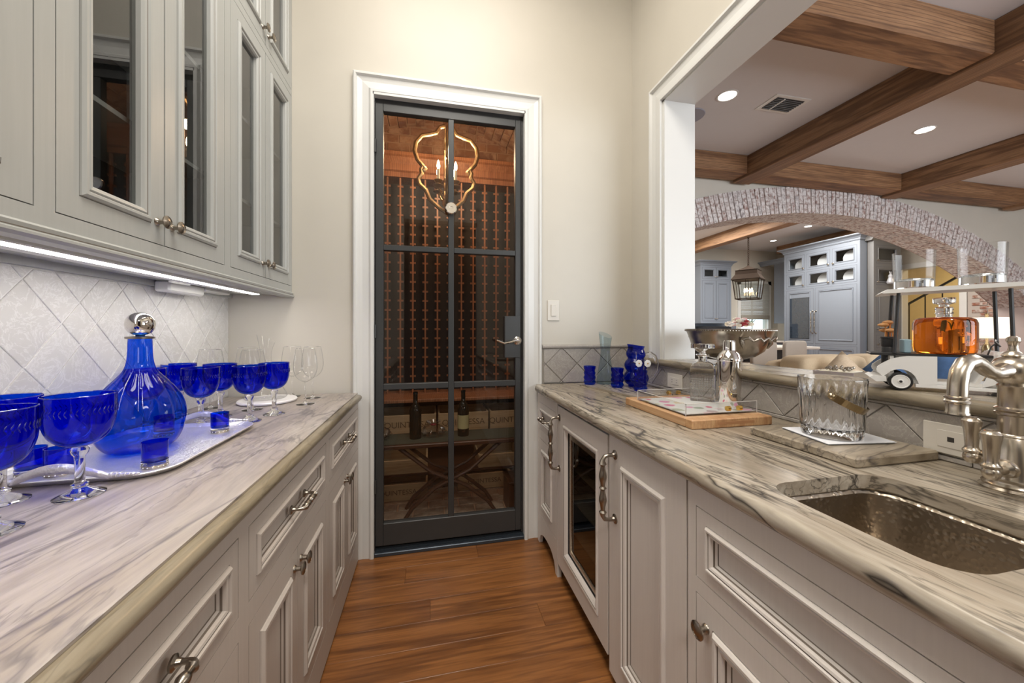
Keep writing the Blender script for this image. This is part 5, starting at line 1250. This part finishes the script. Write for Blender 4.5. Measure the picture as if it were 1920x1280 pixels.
soft('back_frame', so, 3.64, 6.22, 3.3, 3.5, .1, .88, M_fab); soft('arm', so, 3.48, 3.66, 2.4, 3.5, .1, .74, M_fab); soft('arm', so, 6.2, 6.4, 2.4, 3.5, .1, .74, M_fab)
for x in (3.6, 6.28):
    for yv in (2.45, 3.4): B('foot', so, x-.03, x+.03, yv-.03, yv+.03, 0, .1, M_tbl)
def pillow(x, y_, z, mat, label, s=.46, rz=0, tilt=.3):
    bm = bmesh.new(); n = 10; top = {}; me = bpy.data.meshes.new('cushion')
    for sgn in (1, -1):
        for i in range(n+1):
            for j in range(n+1):
                u, v = -1+2*i/n, -1+2*j/n; w = (1-u**2)*(1-v**2); ed = 1-.10*((1-abs(u))*(abs(v))+(1-abs(v))*abs(u))
                top[(sgn, i, j)] = bm.verts.new((u*s/2*ed, sgn*.11*(w**.45), v*s/2*ed))
    for sgn in (1, -1):
        for i in range(n):
            for j in range(n): bm.faces.new([top[(sgn, i, j)], top[(sgn, i+1, j)], top[(sgn, i+1, j+1)], top[(sgn, i, j+1)]])
    bmesh.ops.remove_doubles(bm, verts=bm.verts, dist=1e-4); bmesh.ops.recalc_face_normals(bm, faces=bm.faces); bm.to_mesh(me); bm.free(); me.materials.append(mat)
    for p in me.polygons: p.use_smooth = True
    o = bpy.data.objects.new('cushion', me); COL.objects.link(o); o.location = (x, y_, z); o.rotation_euler = (tilt, PI/4*0+rz[1] if isinstance(rz, tuple) else 0, rz[0] if isinstance(rz, tuple) else rz); tag(o, label, 'cushion', 'scatter cushions on the sofa'); return o
pillow(3.93, 2.86, .70, M_fab2, 'tan scatter cushion standing on its corner on the sofa', .44, (-.3, .7), .25)
pillow(4.15, 2.64, .64, M_greyf, 'pale grey scatter cushion between tan and navy ones', .44, (-.2, .5), .3)
pillow(4.43, 2.84, .68, M_navyf, 'navy velvet scatter cushion with pale piping, left of the toy cart', .46, (-.5, .75), .3)
pillow(5.4, 2.86, .74, M_navyf, 'second navy velvet scatter cushion seen through the toy cart', .5, (-.3, .1), .3)
lp = thing('table_lamp', 'table lamp with a white drum shade behind the toy cart', 'lamp', (7.55, 3.62, .75))
MB().lathe([(.23, 1.09), (.195, 1.375)], M_linsh, (7.55, 3.62, 0), 36, False).build('lamp_shade', lp)
MB().lathe([(.08, .75), (.08, .77), (.02, .79), (.05, .88), (.05, .96), (.015, 1.03), (.012, 1.38), (.02, 1.40), (.022, 1.43), (.001, 1.44)], M_brass, (7.55, 3.62, 0), 20).build('lamp_base', lp)
l_ = bpy.data.lights.new('lamp_bulb_light', 'POINT'); l_.energy = 9; l_.color = (1, .85, .65); l_.shadow_soft_size = .05
o_ = bpy.data.objects.new('lamp_bulb_light', l_); o_.location = (7.55, 3.62, 1.22); COL.objects.link(o_)
stb = thing('side_table', 'dark side table under the lamp', 'table', (7.55, 3.55, 0)); MB().lathe([(.30, .72), (.30, .75)], M_tbl, (7.55, 3.55, 0), 30).build('tabletop', stb); MB().lathe([(.2, 0), (.2, .03), (.03, .06), (.03, .72)], M_tbl, (7.55, 3.55, 0), 20).build('pedestal', stb)
# ================================================================ KITCHEN
KP = [(0, -.02, 0), (0, 0, 0), (.066, 0, 0), (.072, -.003, 1), (.076, .008, 0), (.088, .008, 0), (.094, .0, 1), (.10, -.006, 0)]
def kfront(name, parent, T, w, h, pm, glass=None):
    q = .72 if glass else 1
    prof = [(0, -.02, M_kgl), (.0, .0, M_kgl), (.006, .001, M_kgl)]+[(i*q, hh, M_kgl if m_ else pm) for i, hh, m_ in KP[2:]]; mb = MB()
    if glass:
        mb.ring(T, w, h, prof+[(.102*q, -.02, M_kgl)]); o = mb.build(name, parent); i = .101*q
        MB().add([T(*p) for p in ((i, i, -.015), (w-i, i, -.015), (w-i, h-i, -.015), (i, h-i, -.015))], [[0, 1, 2, 3]], glass).build('pane', o); return o
    mb.ring(T, w, h, prof, pm); return mb.build(name, parent)
def kcab(parent, T, w, z0, z1, holes, pm, depth):
    mb = MB(); mb.grid(T, [0, w], [z0, z1], .022, pm, holes); mb.T = T
    mb.box(0, w, z0, z1, -depth, -depth+.01, M_kin); mb.box(0, .02, z0, z1, -depth+.01, -.022, pm); mb.box(w-.02, w, z0, z1, -depth+.01, -.022, pm); mb.box(.02, w-.02, z0, z0+.02, -depth+.01, -.022, pm); mb.box(.02, w-.02, z1-.02, z1, -depth+.01, -.022, pm); return mb
CRN = [(0, -.12), (.012, -.12), (.02, -.10), (.02, -.085), (.05, -.05), (.085, -.03), (.10, -.02), (.10, 0), (0, 0)]
# fridge wall
KF, KY0, KY1 = 8.25, 5.66, 7.26
ft_ = thing('fridge_cabinet', 'tall blue-grey built-in fridge cabinet with six glazed lockers above', 'fridge cabinet', (8.6, 6.45, 0))
TF = lambda u, v, n: (KF-n, KY1-u, v)
Wd = KY1-KY0; c1, c2 = .52, .515
cols = [(.055, .50), (.54, 1.04), (1.08, 1.55)]; rows = [(2.16, 2.50), (2.54, 2.90)]
mb = kcab(ft_, TF, Wd, 0, 3.0, [(a, b, z0, z1) for a, b in cols for z0, z1 in rows]+[(.055, .695, .90, 2.12), (.725, 1.55, .90, 2.12), (.055, .695, .1, .87), (.725, 1.55, .1, .87)], M_kblue, .7); mb.build('carcass', ft_)
for a, b in cols:
    for z0, z1 in rows:
        o = kfront('door', ft_, lambda u, v, n, a=a, z0=z0: TF(a+u, z0+v, n), b-a, z1-z0, M_kblue, M_pane)
        knob(o, TF, b-.03 if a < 1 else a+.03, z0+.05, .02)
    for z in (2.50, ): pass
B('locker_shelf', ft_, KF+.03, KF+.68, KY0+.03, KY1-.03, 2.51, 2.53, M_kblue)
B('locker_floor', ft_, KF+.03, KF+.68, KY0+.03, KY1-.03, 2.13, 2.155, M_kblue)
for k_, (a, b) in enumerate(cols):
    for r_, (z0, z1) in enumerate(rows):
        o = MB().lathe([(.001, 0), (.07, .002), (.14, .012), (.145, .016), (.07, .006), (.001, .004)], M_china, (0, 0, 0), 30, False).build('display_plate')
        o.location = TF((a+b)/2+.05, z0+.14 if r_ == 0 else z0+.15, -.12); o.rotation_euler = (0, -1.35, 0)
        tag(o, 'white display plate in the %s row of fridge lockers, %s locker' % (('lower', 'upper')[r_], ('left', 'middle', 'right')[k_]), 'plate', 'display plates in the fridge lockers')
o = kfront('door', ft_, lambda u, v, n: TF(.055+u, .90+v, n), .64, 1.22, M_kblue, None)
gd = MB(); gd.T = TF; gd.box(.135, .60, 1.00, 1.93, -.012, .004, M_black); go = gd.build('glass_panel', o)
MB().add([TF(.15, 1.01, .006), TF(.595, 1.01, .006), TF(.595, 1.92, .006), TF(.15, 1.92, .006)], [[0, 1, 2, 3]], plain('dark_mirror_glass', (.02, .03, .045), .03, 0, **{'Specular IOR Level': 1.0})).build('fridge_glass', ft_)
o2 = kfront('door', ft_, lambda u, v, n: TF(.725+u, .90+v, n), .825, 1.22, M_kblue)
kfront('drawer', ft_, lambda u, v, n: TF(.055+u, .10+v, n), .64, .77, M_kblue); kfront('drawer', ft_, lambda u, v, n: TF(.725+u, .10+v, n), .825, .77, M_kblue)
for uu in (.672, .748): pull(ft_, TF, uu, 1.37, .48, True, .008, .05)
def crown(parent, x0, x1, y0, y1, z, mat, left=True, right=True):
    """crown moulding round the front (x0 face), y0 and y1 returns"""
    mb = MB(); pf = CRN
    for j in range(len(pf)-1):
        (n0, h0), (n1, h1) = pf[j], pf[j+1]
        a = [(x1, y1+n0, z+h0), (x0-n0, y1+n0, z+h0), (x0-n0, y0-n0, z+h0), (x1, y0-n0, z+h0)]; b = [(x1, y1+n1, z+h1), (x0-n1, y1+n1, z+h1), (x0-n1, y0-n1, z+h1), (x1, y0-n1, z+h1)]
        mb.add(a+b, [[0, 1, 5, 4], [1, 2, 6, 5], [2, 3, 7, 6]], mat)
    mb.add([(x1, y1+.1, z), (x0-.1, y1+.1, z), (x0-.1, y0-.1, z), (x1, y0-.1, z)], [[0, 1, 2, 3]], mat); mb.build('crown', parent)
crown(ft_, KF, 8.41, KY0, KY1, 3.10, M_kblue); B('frieze', ft_, KF, KF+.7, KY0, KY1, 3.0, 3.09, M_kblue)
# dark grey end cabinet (faces the living room)
dg = thing('pantry_cabinet', 'dark grey cabinet on the side of the fridge wall, facing the arch', 'cabinet', (8.8, 5.6, 0)); TG = lambda u, v, n: (8.42+u, 5.54-n, v)
mb = kcab(dg, TG, .70, 0, 2.95, [(.06, .64, 2.50, 2.86), (.06, .64, 2.08, 2.44), (.06, .64, 1.16, 2.02), (.06, .64, .86, 1.10), (.06, .64, .1, .80)], M_kgrey, .11); mb.build('carcass', dg)
for z0, z1, gl in ((2.50, 2.86, M_pane), (2.08, 2.44, M_pane), (1.16, 2.02, None), (.86, 1.10, None), (.1, .80, None)):
    o = kfront('door' if z1-z0 > .3 else 'drawer', dg, lambda u, v, n, z0=z0: TG(.06+u, z0+v, n), .58, z1-z0, M_kgrey, gl)
    knob(o, TG, .09, z0+.06, .018)
MB().sweep([(5.54, 2.95), (5.46, 2.95+.09), (5.44, 3.05), (5.65, 3.05), (5.65, 2.95)], 8.36, 9.16, M_kgrey, 'x').build('crown', dg)
o = thing('china_rabbit', 'small white china rabbit figure in the dark glazed locker', 'figurine', (8.77, 5.50, 2.10)); MB().lathe([(.05, 0), (.06, .03), (.04, .09), (.03, .12), (.035, .15), (.02, .18), (.001, .185)], M_china, (8.77, 5.49, 2.105), 16).build('body', o); MB().tube([(8.765, 5.49, 2.28), (8.745, 5.49, 2.34)], [.012, .006], M_china, 8).build('ear', o); MB().tube([(8.78, 5.49, 2.28), (8.785, 5.49, 2.34)], [.012, .006], M_china, 8).build('ear', o)
# left wall cupboard by the window
def kupper(x0, x1, yf, z0, z1, zs, label, ds):
    t = thing('kitchen_wall_cabinet', label, 'cabinet', ((x0+x1)/2, yf+.17, z0)); T = lambda u, v, n: (x0+u, yf-n, v); w = x1-x0
    mb = kcab(t, T, w, z0, z1, [(.05, w-.05, z0+.06, zs-.02), (.05, w-.05, zs+.02, z1-.05)], M_kblue, .33); mb.build('carcass', t); n = ds; dw = (w-.10)/n
    for i in range(n):
        for a, b, gl in ((z0+.06, zs-.02, None), (zs+.02, z1-.05, M_pane)):
            o = kfront('door', t, lambda u, v, nn, i=i, a=a: T(.05+i*dw+.002+u, a+v, nn), dw-.004, b-a, M_kblue, gl); knob(o, T, .05+dw+(-.03 if i == 0 else .03), a+.06, .014)
    mb = MB(); pf = CRN
    for j in range(len(pf)-1):
        (n0, h0), (n1, h1) = pf[j], pf[j+1]; z = z1+.12
        a = [(x0-n0, 8.64, z+h0), (x0-n0, yf-n0, z+h0), (x1+n0, yf-n0, z+h0), (x1+n0, 8.64, z+h0)]; b = [(x0-n1, 8.64, z+h1), (x0-n1, yf-n1, z+h1), (x1+n1, yf-n1, z+h1), (x1+n1, 8.64, z+h1)]
        mb.add(a+b, [[0, 1, 5, 4], [1, 2, 6, 5], [2, 3, 7, 6]], M_kblue)
    mb.build('crown', t); return t
kupper(6.80, 7.73, 8.3, 1.37, 2.87, 2.50, 'blue-grey kitchen wall cabinet left of the window', 2)
kupper(9.03-.02, 9.58, 7.9, 1.37, 2.95, 2.55, 'narrow blue-grey kitchen cabinet between the window and the fridge cabinet', 1)
kb = thing('kitchen_base_run', 'blue-grey base cabinets and worktop along the far kitchen wall', 'cabinet', (8, 8.3, 0)); B('carcass', kb, 6.2, 9.58, 8.06, 8.64, 0, .88, M_kblue); B('worktop', kb, 6.2, 9.58, 8.02, 8.645, .88, .92, M_quartz, .004); B('splashback', kb, 6.2, 8.2, 8.63, 8.648, .92, 1.37, M_kblue)
ov = thing('toaster_oven', 'black countertop oven under the far wall cabinet', 'oven', (7.25, 8.35, .92)); B('oven_body', ov, 6.9, 7.65, 8.2, 8.6, .92, 1.29, M_black, .01); MB().lathe([(.03, 0), (.03, .02)], M_pew, (7.6, 8.17, 1.2), 14, axis='y').build('dial', ov)
# lantern
ln = thing('hanging_lantern', 'bronze glass-sided lantern hanging on a chain in the kitchen', 'pendant lamp', (6.524, 6.552, 3.4)); lx, ly = 6.524, 6.552; M_brz = plain('bronze', (.024, .015, .010), .85, 0, **{'Specular IOR Level': .15})
Rz = math.radians(33)
def lt(u, v, z): return (lx+u*math.cos(Rz)-v*math.sin(Rz), ly+u*math.sin(Rz)+v*math.cos(Rz), z)
def sq(h): return [(-h, -h), (h, -h), (h, h), (-h, h)]
mb = MB(); lvs = [(.26, 2.24), (.265, 2.255), (.20, 2.36), (.195, 2.43), (.205, 2.445), (.17, 2.45), (.03, 2.53), (.012, 2.55)]
vs = [lt(u, v, z) for h, z in lvs for u, v in sq(h)]; fs = [[k*4+i, k*4+(i+1) % 4, k*4+4+(i+1) % 4, k*4+4+i] for k in range(len(lvs)-1) for i in range(4)]+[[0, 1, 2, 3]]
mb.add(vs, fs, M_brz); mb.build('hood', ln)
mb = MB()
for u, v in sq(1):
    mb.tube([lt(u*.235, v*.235, 2.24), lt(u*.195, v*.195, 1.86)], .010, M_brz, 6)
for a, b in zip(sq(1), sq(1)[1:]+sq(1)[:1]):
    mb.tube([lt(a[0]*.197, a[1]*.197, 1.85), lt(b[0]*.197, b[1]*.197, 1.85)], .012, M_brz, 6)
    mb.tube([lt((a[0]+b[0])*.118, (a[1]+b[1])*.118, 2.24), lt((a[0]+b[0])*.098, (a[1]+b[1])*.098, 1.86)], .006, M_brz, 6)
mb.build('cage', ln)
for a, b in zip(sq(1), sq(1)[1:]+sq(1)[:1]):
    MB().add([lt(a[0]*.196, a[1]*.196, 1.86), lt(b[0]*.196, b[1]*.196, 1.86), lt(b[0]*.234, b[1]*.234, 2.24), lt(a[0]*.234, a[1]*.234, 2.24)], [[0, 1, 2, 3]], M_pane).build('pane', ln)
for k in range(4):
    a = k*PI/2+.4; x, y_ = lx+.07*math.cos(a), ly+.07*math.sin(a); MB().lathe([(.016, 1.92), (.016, 1.99)], M_cream, (x, y_, 0), 10).build('candle', ln); MB().lathe([(.008, 1.99), (.018, 2.02), (.012, 2.06), (.002, 2.08)], M_flame, (x, y_, 0), 10).build('bulb', ln)
MB().tube([(lx, ly, 1.90), (lx, ly, 2.3)], .006, M_brz, 6).build('inner_rod', ln)
for k in range(19):
    z = 2.56+k*.0445; pts = [(lx+.014*math.cos(a)*(1 if k % 2 else 0), ly+.014*math.cos(a)*(0 if k % 2 else 1), z+.028*math.sin(a)) for a in [2*PI*i/10 for i in range(11)]]; MB().tube(pts, .007, M_brz, 5).build('chain_link', ln)
MB().lathe([(.06, 3.37), (.06, 3.385), (.02, 3.40)], M_brz, (lx, ly, 0), 18).build('ceiling_rose', ln)
# island, stools, flowers, frame
isl = thing('kitchen_island', 'kitchen island with pale stone top and dark base', 'island', (5.6, 5.5, 0)); B('countertop', isl, 4.4, 6.24, 4.85, 6.3, .885, .925, M_quartz, .006); B('island_base', isl, 4.6, 6.05, 5.15, 6.1, 0, .885, M_black)
def stool(x, y_, rz, lb):
    t = thing('counter_chair', lb, 'chair', (0, 0, 0), 'linen counter chairs at the island'); soft('seat', t, -.24, .24, -.24, .24, .60, .70, M_lin); soft('backrest', t, -.235, .235, -.26, -.19, .68, 1.04, M_lin, puff=.01)
    for a in (-1, 1):
        for b in (-1, 1): B('leg', t, a*.20-.02, a*.20+.02, b*.20-.02, b*.20+.02, 0, .61, M_tbl)
    t.location = (x, y_, 0); t.rotation_euler = (0, 0, rz)
stool(5.27, 4.72, .15, 'linen counter chair whose back shows at the island, right of the punch bowl'); stool(4.72, 4.72, .1, 'linen counter chair at the island, mostly behind the right side of the punch bowl')
fw = thing('flower_bouquet', 'low bouquet of white, pink and red flowers above the punch bowl', 'flowers', (5.63, 5.42, .925))
fx, fy = 5.05, 5.25
MB().lathe([(.06, .926), (.09, .95), (.10, 1.05), (.07, 1.19), (.075, 1.21)], M_china, (fx, fy, 0), 24, False).build('vase', fw)
for k in range(60):
    a, r_ = random.uniform(0, 2*PI), random.uniform(0, .19); z = 1.25+.14*random.random()*(1-r_*2.5)+.03; m__ = random.choice([M_cream, M_cream, M_white, M_pink, M_red]); R0 = random.uniform(.028, .048)
    MB().lathe([(.001, -R0*.8), (R0*.8, -R0*.4), (R0, 0), (R0*.7, R0*.5), (.001, R0*.6)], m__, (fx+r_*math.cos(a), fy+r_*math.sin(a), z), 9, False, smooth=False, flute=lambda i, z: .15*(i % 2)).build('bloom', fw)
for k in range(26):
    a = random.uniform(-1.2, 1.0); r0 = random.uniform(.08, .16); p = Vector((fx+r0*math.cos(a), fy+r0*math.sin(a), 1.27)); q = p+Vector((.10*math.cos(a), .10*math.sin(a), random.uniform(.04, .14))); MB().tube([tuple(p), tuple((p+q)/2), tuple(q)], [.004, .014, .001], M_green, 5, sy=.3).build('leaf', fw)
pf_ = thing('picture_frame', 'small white framed photograph on the far kitchen counter', 'picture frame', (8.95, 7.4, .92)); 
B('frame', pf_, 8.62, 8.64, 7.36, 7.58, .93, 1.15, M_white, .003); B('picture', pf_, 8.618, 8.6195, 7.40, 7.54, .97, 1.11, M_greyf); B('easel_foot', pf_, 8.64, 8.70, 7.45, 7.49, .925, 1.0, M_white)
kc = thing('side_counter', 'white counter beside the fridge cabinet under the narrow cupboard', 'counter', (9, 7.5, 0)); B('counter_top', kc, 8.4, 9.58, 7.28, 7.86, .89, .925, M_quartz, .004); B('counter_base', kc, 8.45, 9.58, 7.28, 7.86, 0, .89, M_kblue)
# stairs in the hall beyond
stt = thing('staircase', 'staircase with black iron railing glimpsed through the far doorway', 'stairs', (11, 5.5, 0))
for k in range(12): B('step', stt, 10.2, 11.4, 7.0-k*.27, 7.27-k*.27, .0, .17*(k+1), M_trim)
for k in range(12): MB().tube([(10.2, 7.13-k*.27, .17*(k+1)), (10.2, 7.13-k*.27, .17*(k+1)+.9)], .012, M_black, 6).build('baluster', stt)
MB().tube([(10.2, 7.2, 1.05), (10.2, 4.1, 3.0)], .025, M_black, 8).build('handrail', stt)
